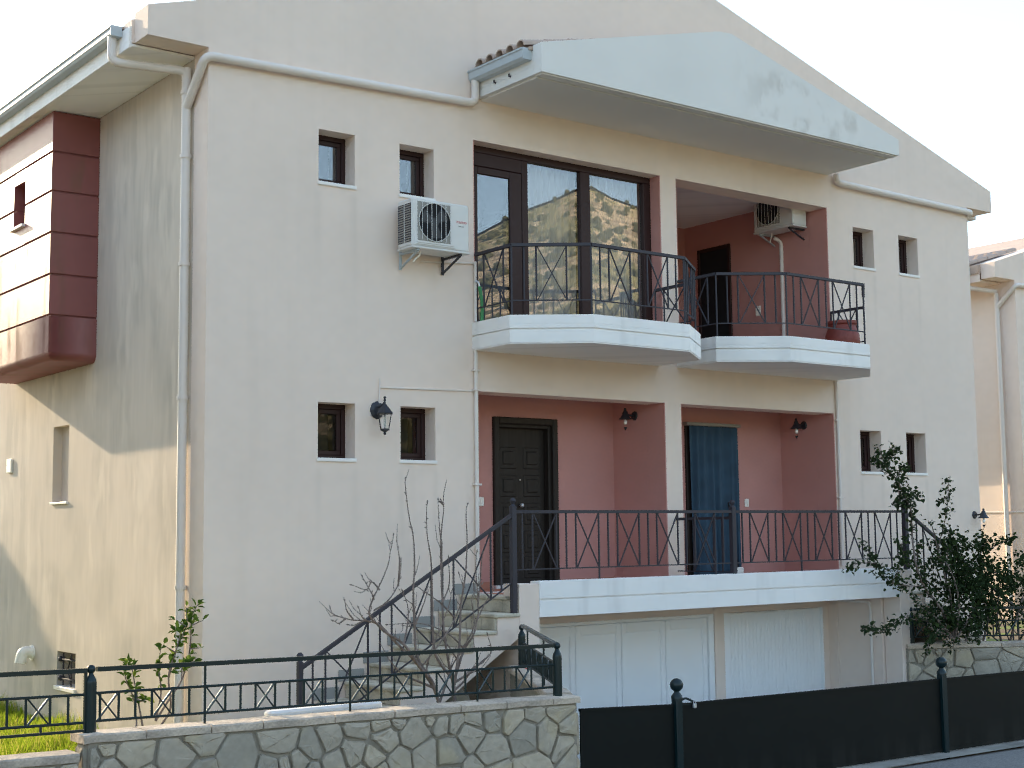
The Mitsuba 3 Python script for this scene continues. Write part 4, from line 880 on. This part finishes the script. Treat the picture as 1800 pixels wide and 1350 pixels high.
k = thing('door_curtain', 'blue curtain hanging over the right front door', 'curtain')
put(f'{k}__cloth', cat([drape(8.06, 8.86, .975, 2.47, 4.66, 5, .055, 5), drape(8.90, 9.10, .985, 2.47, 4.66, 2, .03, 6)]), 'm_blue', True)
put(f'{k}__pelmet', cbx(8.02, 9.13, .95, 1.049, 4.665, 4.715, .006), 'm_ac_grey')
k = thing('flower_pot', 'round terracotta pot in the right corner of the right balcony', 'pot')
put(f'{k}__body', lathe([(0, 0), (.15, 0), (.21, .08), (.25, .22), (.245, .34), (.205, .44), (.20, .475), (.235, .495), (.235, .535), (.195, .535), (.19, .45), (0, .44)], (9.90, -.40, 5.625), 28), 'm_pot', 40)
put(f'{k}__soil', lathe([(0, .46), (.192, .455)], (9.90, -.40, 5.625), 20), 'm_soil')
k = thing('garden_hose', 'green hose hanging at the left end of the left balcony', 'hose')
put(f'{k}__tube', tube(bent([(3.60, -.06, 5.60), (3.60, -.08, 5.95), (3.565, -.07, 6.13)], .1), .022, 8), 'm_hose', 40)
put(f'{k}__tap', tube(bent([(3.565, -.07, 6.13), (3.55, -.065, 6.19), (3.51, -.05, 6.19)], .03), .012, 8), 'm_steel', 40)
k = thing('broom', 'broom leaning at the edge of the blue curtain behind the terrace railing', 'broom')
put(f'{k}__handle', tube([(8.86, .82, 2.58), (8.80, .93, 3.55)], .012, 8), 'm_dark', 40)
put(f'{k}__head', cbx(8.76, 8.96, .79, .86, 2.43, 2.60, .02), 'm_plastic')
k = thing('red_scrap', 'small red scrap lying on the coping beside the inner fence post', 'scrap'); scene[k] = mikit.ply(cbx(3.16, 3.26, -1.46, -1.40, 1.64, 1.66, .004), 'm_red')
k = thing('boulder', 'grey boulder in the dark space under the left staircase', 'stone')
m = trimesh.creation.icosphere(3, 1.0); v = np.array(m.vertices); v *= (1 + .35 * (meshkit.fbm(v * 1.3 + 4) - .5))[:, None]; scene[k] = mikit.ply(trimesh.Trimesh(v * [.22, .2, .19] + [2.65, -.75, 1.25], m.faces, process=False), 'm_stone', smooth=True)

# ------------------------------------------------------------------ plants: stems as polylines in metres
BARE = [[[1.45,-2.24,1.49],[1.42,-2.2,1.63],[1.33,-2.18,1.77],[1.13,-2.25,1.95],[0.98,-2.2,2.1],[0.84,-2.18,2.25],[0.72,-2.21,2.31],[0.64,-2.18,2.33],[0.52,-2.16,2.34],[0.41,-2.15,2.37],[0.31,-2.15,2.4],[0.29,-2.12,2.46]],[[1.43,-2.27,1.49],[1.35,-2.28,1.7],[1.2,-2.3,1.85],[1.03,-2.27,2.08],[0.83,-2.27,2.2],[0.72,-2.28,2.29],[0.61,-2.32,2.39],[0.65,-2.33,2.53],[0.71,-2.33,2.62],[0.81,-2.35,2.83],[0.89,-2.28,2.97],[0.95,-2.23,3.1]],[[0.66,-2.32,2.53],[0.58,-2.41,2.59],[0.49,-2.42,2.74]],[[0.76,-2.26,2.61],[0.68,-2.25,2.69],[0.62,-2.24,2.62],[0.54,-2.13,2.66]],[[0.68,-2.28,2.42],[0.82,-2.3,2.5],[1.01,-2.19,2.64],[1.06,-2.16,2.78],[1.09,-2.13,2.88]],[[0.97,-2.26,2.64],[0.93,-2.35,2.9],[0.91,-2.34,3.06]],[[0.66,-2.25,2.31],[0.54,-2.31,2.36],[0.49,-2.34,2.45]],[[0.47,-2.25,2.35],[0.38,-2.3,2.43],[0.36,-2.3,2.52]],[[0.59,-2.25,2.33],[0.49,-2.25,2.29],[0.43,-2.27,2.29]],[[0.41,-2.23,2.36],[0.36,-2.19,2.31],[0.33,-2.17,2.33]],[[1.62,-2.27,1.48],[1.64,-2.23,1.68],[1.68,-2.26,1.86],[1.78,-2.21,2.0],[1.84,-2.27,2.13],[1.92,-2.22,2.25],[1.94,-2.22,2.4],[1.87,-2.29,2.78],[1.87,-2.3,2.97]],[[1.92,-2.25,2.4],[1.97,-2.23,2.72],[1.95,-2.28,2.93]],[[1.88,-2.28,2.26],[2.0,-2.27,2.44],[2.08,-2.29,2.55]],[[1.64,-2.24,1.47],[1.63,-2.21,1.71],[1.52,-2.29,1.94],[1.48,-2.28,2.24],[1.51,-2.21,2.6],[1.5,-2.23,2.98],[1.44,-2.27,3.24],[1.46,-2.23,3.46]],[[1.49,-2.24,2.61],[1.51,-2.2,3.07],[1.53,-2.22,3.39],[1.45,-2.29,3.47]],[[1.6,-2.25,1.72],[1.4,-2.27,1.95],[1.38,-2.24,2.24],[1.38,-2.23,2.57],[1.31,-2.31,2.89],[1.22,-2.37,3.11],[1.24,-2.32,3.33],[1.27,-2.29,3.44]],[[1.36,-2.27,1.7],[1.18,-2.27,1.96],[1.17,-2.24,2.25],[1.17,-2.22,2.58],[1.21,-2.18,2.8],[1.21,-2.16,3.11],[1.15,-2.17,3.33],[1.1,-2.18,3.63],[1.13,-2.13,3.69]],[[1.59,-2.31,1.68],[1.65,-2.31,2.05],[1.67,-2.31,2.42],[1.68,-2.38,2.73],[1.71,-2.37,3.05],[1.68,-2.4,3.35],[1.72,-2.36,3.42]],[[1.04,-2.25,2.08],[1.11,-2.22,2.33],[1.13,-2.16,2.47],[1.09,-2.14,2.58]],[[1.22,-2.27,1.85],[1.39,-2.35,2.08],[1.64,-2.26,2.31],[1.73,-2.27,2.56],[1.66,-2.3,2.73]],[[1.69,-2.25,1.86],[1.54,-2.26,2.05],[1.37,-2.21,2.2],[1.06,-2.21,2.26]],[[1.75,-2.25,2.0],[1.53,-2.29,2.16],[1.25,-2.26,2.27],[0.81,-2.31,2.29]],[[1.46,-2.23,1.49],[1.61,-2.16,1.71],[1.63,-2.23,1.86],[1.75,-2.36,2.15]],[[1.4,-2.23,1.64],[1.33,-2.11,1.69],[1.1,-2.16,1.78],[0.91,-2.22,1.92],[0.81,-2.19,2.09]],[[1.61,-2.27,1.68],[1.74,-2.3,1.75],[1.87,-2.31,1.85],[1.84,-2.29,2.09]],[[1.75,-2.26,1.74],[1.97,-2.25,1.86],[2.08,-2.25,1.95],[2.0,-2.3,2.12]],[[1.28,-2.26,1.78],[1.31,-2.31,1.99],[1.47,-2.31,2.31],[1.51,-2.36,2.5],[1.44,-2.42,2.58]],[[1.67,-2.21,2.3],[1.49,-2.22,2.46],[1.28,-2.22,2.59],[1.21,-2.19,2.64]],[[1.72,-2.26,2.0],[1.86,-2.27,2.22],[1.85,-2.25,2.5],[1.97,-2.24,2.63]],[[1.55,-2.28,1.57],[1.74,-2.24,1.67],[1.83,-2.27,1.76],[2.05,-2.32,1.78]],[[1.15,-2.27,2.25],[1.25,-2.29,2.47],[1.35,-2.21,2.61]],[[1.47,-2.28,2.46],[1.56,-2.27,2.64],[1.47,-2.38,2.89]]]
CAMEL = [[[-1.38,-1.6,1.45],[-1.36,-1.55,1.52],[-1.4,-1.57,1.71],[-1.49,-1.6,1.9],[-1.47,-1.59,2.02]],[[-1.31,-1.58,1.44],[-1.33,-1.55,1.6],[-1.34,-1.45,1.83],[-1.37,-1.44,2.0]],[[-1.42,-1.61,1.71],[-1.35,-1.62,1.68],[-1.3,-1.62,1.69]],[[-1.2,-1.6,1.49],[-1.15,-1.6,1.73],[-1.17,-1.59,1.95],[-1.19,-1.67,2.14]],[[-1.14,-1.58,1.44],[-1.06,-1.61,1.6],[-1.11,-1.67,1.88],[-1.04,-1.64,2.09],[-0.9,-1.57,2.32],[-0.89,-1.54,2.49]],[[-1.2,-1.6,1.49],[-1.08,-1.64,1.69],[-0.9,-1.5,1.84],[-0.81,-1.46,2.1],[-0.82,-1.51,2.38],[-0.78,-1.55,2.51]],[[-1.02,-1.6,2.09],[-1.17,-1.68,2.17]],[[-0.92,-1.6,2.32],[-1.02,-1.62,2.38]],[[-0.86,-1.57,2.11],[-0.73,-1.52,2.11]],[[-0.89,-1.67,2.33],[-0.78,-1.67,2.37]],[[-0.97,-1.64,1.85],[-0.93,-1.58,1.98],[-0.81,-1.58,1.99]],[[-1.07,-1.59,1.87],[-0.99,-1.64,2.26],[-1.0,-1.55,2.28]],[[-1.15,-1.55,1.94],[-1.21,-1.6,1.98]]]
BOUG = [[[10.72,-1.53,1.55],[10.34,-1.6,2.01],[10.03,-1.6,2.27],[9.65,-1.73,2.62],[9.84,-1.54,3.09],[9.71,-1.64,3.36],[9.6,-1.67,3.5],[9.56,-1.62,3.65],[9.33,-1.68,3.81],[9.12,-1.71,3.98],[8.94,-1.76,4.18]],[[9.64,-1.56,3.65],[9.71,-1.67,3.58],[9.81,-1.72,3.6]],[[9.49,-1.56,3.82],[9.61,-1.59,3.92],[9.68,-1.59,3.99]],[[9.3,-1.56,3.98],[9.21,-1.49,4.01],[9.12,-1.52,4.08]],[[9.32,-1.56,4.06],[9.39,-1.62,4.13],[9.34,-1.68,4.22]],[[9.49,-1.61,3.65],[9.58,-1.56,3.48],[9.32,-1.68,3.47]],[[10.64,-1.59,1.56],[10.64,-1.55,2.0],[10.57,-1.51,2.49],[10.38,-1.55,2.84],[10.04,-1.75,3.09],[9.99,-1.71,3.24]],[[10.4,-1.54,2.84],[10.39,-1.68,3.23],[10.59,-1.6,3.48],[10.52,-1.67,3.73],[10.32,-1.78,3.83]],[[10.66,-1.54,3.58],[10.49,-1.56,3.5],[10.43,-1.54,3.48]],[[10.48,-1.63,3.31],[10.93,-1.45,3.39]],[[10.5,-1.58,3.19],[10.42,-1.73,3.04]],[[10.71,-1.52,3.66],[10.78,-1.55,3.69]],[[10.58,-1.53,1.88],[10.08,-1.57,2.29],[9.72,-1.57,2.35],[9.38,-1.55,2.39],[9.07,-1.62,2.53],[9.01,-1.56,2.67],[8.82,-1.6,2.82],[8.57,-1.69,2.94]],[[9.03,-1.55,2.67],[8.75,-1.5,2.68],[8.43,-1.52,2.61]],[[9.11,-1.59,2.53],[9.38,-1.53,2.6]],[[9.26,-1.64,2.4],[9.26,-1.74,2.58],[9.38,-1.74,2.72],[9.14,-1.87,2.96]],[[10.55,-1.55,1.76],[10.15,-1.55,1.85],[9.96,-1.46,1.88],[9.57,-1.56,1.93],[9.29,-1.62,1.87],[9.11,-1.58,1.79],[8.58,-1.83,1.81],[8.72,-1.52,1.84]],[[10.6,-1.58,2.0],[10.45,-1.66,2.5],[10.59,-1.57,2.84],[10.92,-1.58,2.88],[11.08,-1.75,2.89],[11.51,-1.69,2.85],[11.95,-1.6,2.94],[12.06,-1.65,2.98]],[[11.36,-1.56,2.89],[11.45,-1.51,2.67],[11.48,-1.61,2.57]],[[11.75,-1.53,2.85],[11.51,-1.51,2.75]],[[10.65,-1.58,1.56],[10.58,-1.72,2.13],[10.34,-1.75,2.6],[9.99,-1.83,2.75]],[[11.01,-1.5,1.53],[11.42,-1.49,2.21],[11.3,-1.41,2.47],[11.08,-1.39,2.68],[10.96,-1.37,2.88]],[[10.64,-1.59,1.56],[11.27,-1.52,2.02],[11.72,-1.34,2.31],[11.9,-1.38,2.48],[12.16,-1.43,2.37],[12.58,-1.45,2.36]],[[11.75,-1.57,1.5],[11.59,-1.64,1.91],[11.72,-1.63,2.21],[11.95,-1.66,2.28],[12.53,-1.52,2.31]],[[11.33,-1.55,2.22],[11.57,-1.52,2.52],[11.59,-1.42,2.67],[11.33,-1.45,2.62]],[[11.46,-1.48,1.51],[11.53,-1.54,1.86],[11.3,-1.62,2.07],[10.99,-1.66,2.08]],[[10.69,-1.56,1.55],[10.18,-1.7,1.71],[9.94,-1.7,1.65],[9.62,-1.87,1.46]],[[10.48,-1.48,1.68],[10.79,-1.49,1.62],[10.95,-1.55,1.69]],[[10.63,-1.59,1.56],[10.12,-1.63,1.93],[9.87,-1.66,2.03],[9.54,-1.76,2.19]],[[10.34,-1.6,2.01],[10.65,-1.61,2.25],[10.83,-1.67,2.34],[10.94,-1.57,2.51]],[[10.18,-1.49,2.26],[10.16,-1.49,2.5],[10.07,-1.44,2.7],[9.95,-1.58,2.94]],[[9.93,-1.52,2.61],[9.62,-1.52,2.71],[9.74,-1.47,3.0]],[[12.12,-1.47,1.47],[12.04,-1.7,1.95],[12.28,-1.67,2.19],[12.19,-1.78,2.04]],[[12.27,-1.52,1.47],[12.36,-1.65,1.72],[12.44,-1.7,1.93]],[[10.76,-1.54,2.24],[10.52,-1.48,2.34],[10.38,-1.47,2.5],[10.21,-1.55,2.7]],[[10.93,-1.58,1.99],[10.91,-1.49,2.28],[10.85,-1.49,2.53],[10.68,-1.66,2.89],[10.64,-1.57,2.96]]]
def smoothline(p, n=5):
    p = np.array(p, float)
    if len(p) < 3: return p
    t = np.linspace(0, len(p) - 1, (len(p) - 1) * n + 1); q = np.vstack([2 * p[0] - p[1], p, 2 * p[-1] - p[-2]]); out = []
    for s in t:
        i = min(int(s), len(p) - 2); f = s - i; a, b, c, d = q[i], q[i + 1], q[i + 2], q[i + 3]
        out.append(.5 * (2 * b + (c - a) * f + (2 * a - 5 * b + 4 * c - d) * f * f + (3 * b - a - 3 * c + d) * f ** 3))
    return np.array(out)
def leafmesh(p, d, up, L, w, fold=.25, curl=.2):
    d = d / np.linalg.norm(d); s = np.cross(d, up); s /= np.linalg.norm(s) + 1e-9; n = np.cross(s, d)
    P = [(0, 0, 0), (.28, .42, fold), (.62, .46, fold), (1, 0, -curl), (.62, -.46, fold), (.28, -.42, fold), (.3, 0, 0.02), (.65, 0, -.06)]
    v = [p + d * L * a + s * w * b + n * w * c for a, b, c in P]
    return np.array(v), np.array([[0, 6, 1], [1, 6, 7], [1, 7, 2], [2, 7, 3], [3, 7, 4], [4, 7, 6], [4, 6, 5], [5, 6, 0]])
# bare shrub
k = thing('bare_shrub', 'leafless shrub with thin upright twigs in front of the stone staircase', 'shrub')
r = np.random.default_rng(12)
for i, L in enumerate(BARE):
    q = smoothline(L); q = q + np.cumsum(r.normal(0, .0016, q.shape), 0) * np.linspace(0, 1, len(q))[:, None]
    base = .015 if i in (0, 1) else .012 if L[0][2] < 1.75 else .0065
    if i in (10, 13): base = .015
    rad = base * (1 - np.linspace(0, 1, len(q))) ** 1.1 + .0028
    ms = [tube(q, rad, 7)]
    for j in range(3, len(q) - 1):                                   # nodes, buds and short side twigs
        t = q[j] - q[j - 1]; t /= np.linalg.norm(t)
        if r.random() < .35:
            e = t * .6 + r.normal(0, .55, 3); e /= np.linalg.norm(e); l = r.uniform(.015, .04)
            ms.append(tube([q[j], q[j] + e * l * .5, q[j] + e * l], [.004, .0055, .001], 5))
        if r.random() < .10 and rad[j] < .016:
            e = t * .7 + r.normal(0, .4, 3) + [0, 0, .3]; e /= np.linalg.norm(e); l = r.uniform(.08, .22); m = q[j] + e * l * .5 + r.normal(0, .01, 3)
            ms.append(tube([q[j], m, q[j] + (e + [0, 0, .25]) * l], [.0045, .0038, .0025], 5))
    t = q[-1] - q[-2]; t /= np.linalg.norm(t)
    ms.append(tube([q[-1], q[-1] + t * .018, q[-1] + t * .04], [.004, .0085, .001], 6))
    put(f'{k}__stem' if i in (0, 1, 10, 13, 15, 16, 17) else f'{k}__twig', cat(ms), 'm_bark', True)
v, f = leafmesh(np.array(BARE[13][-1]), np.array([.6, -.2, -.5]), np.array([0, .3, 1.0]), .07, .05); put(f'{k}__withered_leaf', trimesh.Trimesh(v, f, process=False), 'm_bark')
# young evergreen shrub
k = thing('evergreen_shrub', 'young shrub with glossy green leaves at the left corner of the house', 'shrub')
r = np.random.default_rng(5); C0 = CAM
for i, L in enumerate(CAMEL):
    q = smoothline(L); rad = (.010 if L[0][2] < 1.75 else .006) * (1 - .75 * np.linspace(0, 1, len(q))) + .001
    put(f'{k}__stem', tube(q, rad, 6), 'm_bark', True)
    n = len(q)
    for j in range(n):
        if j < n * (.42 if L[0][2] < 1.75 else .15): continue
        t = q[min(j + 1, n - 1)] - q[max(j - 1, 0)]; t /= np.linalg.norm(t)
        for _ in range(2 if r.random() < .5 else 3):
            if r.random() < .08: continue
            d = t * .35 + r.normal(0, .75, 3) + [0, 0, .15]; d /= np.linalg.norm(d)
            v, f = leafmesh(q[j] + d * .012, d, r.normal(0, .4, 3) + [0, 0, 1], r.uniform(.06, .095), r.uniform(.035, .05)); put(f'{k}__leaf', trimesh.Trimesh(v, f, process=False), 'm_leaf' if r.random() < .75 else 'm_leaf_light', True)
# leafy climber on the right
k = thing('leafy_bush', 'sprawling dark leafy bush with long arching shoots over the right stairs and wall', 'bush')
r = np.random.default_rng(9); lv, lf, o, lv2, lf2, o2 = [], [], 0, [], [], 0
def leaves(p, t, n, spread, size):
    global o, o2
    for _ in range(n):
        c = p + r.normal(0, spread, 3); d = r.normal(0, 1, 3) + t * .5; d /= np.linalg.norm(d)
        v, f = leafmesh(c, d, r.normal(0, .5, 3) + [0, 0, 1], r.uniform(.6, 1.2) * size, r.uniform(.5, .85) * size)
        if r.random() < .75: lv.append(v); lf.append(f + o); o += len(v)
        else: lv2.append(v); lf2.append(f + o2); o2 += len(v)
for i, L in enumerate(BOUG):
    q = smoothline(L); n = len(q); q = q + r.normal(0, .006, q.shape)
    big = L[0][2] < 1.7
    rad = (.016 if big else .007) * (1 - .8 * np.linspace(0, 1, n)) + .0015
    put(f'{k}__stem', tube(q, rad, 6), 'm_bark', True)
    for j in range(n):
        u = j / n
        if big and u < .12: continue
        t = q[min(j + 1, n - 1)] - q[max(j - 1, 0)]; t /= np.linalg.norm(t)
        thin = i in (6, 7, 8, 9, 10, 11) and u > .3
        cnt = r.poisson(2.4 if thin else 6.5 if u < .85 else 6)
        leaves(q[j], t, cnt, .022 if thin else .05 * (1.15 - .6 * u), .066)
for cx, cz, sx, sz, n in ((10.9, 2.55, .20, .20, 330), (11.1, 2.20, .26, .17, 420), (11.65, 2.45, .24, .17, 330), (10.55, 2.95, .10, .22, 130), (11.2, 2.9, .15, .12, 150), (12.3, 2.35, .25, .22, 300), (10.75, 1.85, .22, .12, 260), (12.0, 2.0, .3, .25, 260), (10.35, 1.75, .1, .16, 120)):
    cl = r.normal(0, 1, (n // (9 if cx < 11.3 and cz < 2.7 else 17), 3)) * [sx, .16, sz] + [cx, -1.6, cz]
    for c in cl: leaves(c, np.array([0, 0, .3]), 15, .05, .07)
stuff(put(f'{k}__foliage', trimesh.Trimesh(np.concatenate(lv), np.concatenate(lf), process=False), 'm_bougain'))
stuff(put(f'{k}__young_foliage', trimesh.Trimesh(np.concatenate(lv2), np.concatenate(lf2), process=False), 'm_bougain_light'))
# a slim cypress behind the left side of the house: it throws the soft shadow on the side wall
k = thing('cypress_tree', 'slim dark cypress behind the left side of the house, outside the picture, shading the wall', 'tree')
r = np.random.default_rng(17); V, F, o = [], [], 0
cx, cy, hgt = -1.27, 16.0, 6.1
put(f'{k}__trunk', tube([(cx, cy, .6), (cx, cy, 3), (cx + .03, cy, hgt)], [.09, .07, .02], 8), 'm_bark', True)
for _ in range(12000):
    z = r.uniform(.9, hgt); R_ = .70 * math.sqrt(max(0, 1 - (max(0, z - 4.0) / 2.15) ** 2)) * (r.random() ** .45); a = r.uniform(0, 6.283)
    v, f = leafmesh(np.array([cx + R_ * math.cos(a), cy + R_ * math.sin(a), z]), np.array([math.cos(a) * .4, math.sin(a) * .4, 1]) + r.normal(0, .3, 3), r.normal(0, 1, 3), .16, .07); V.append(v); F.append(f + o); o += 8
stuff(put(f'{k}__foliage', trimesh.Trimesh(np.concatenate(V), np.concatenate(F), process=False), 'm_cypress'))
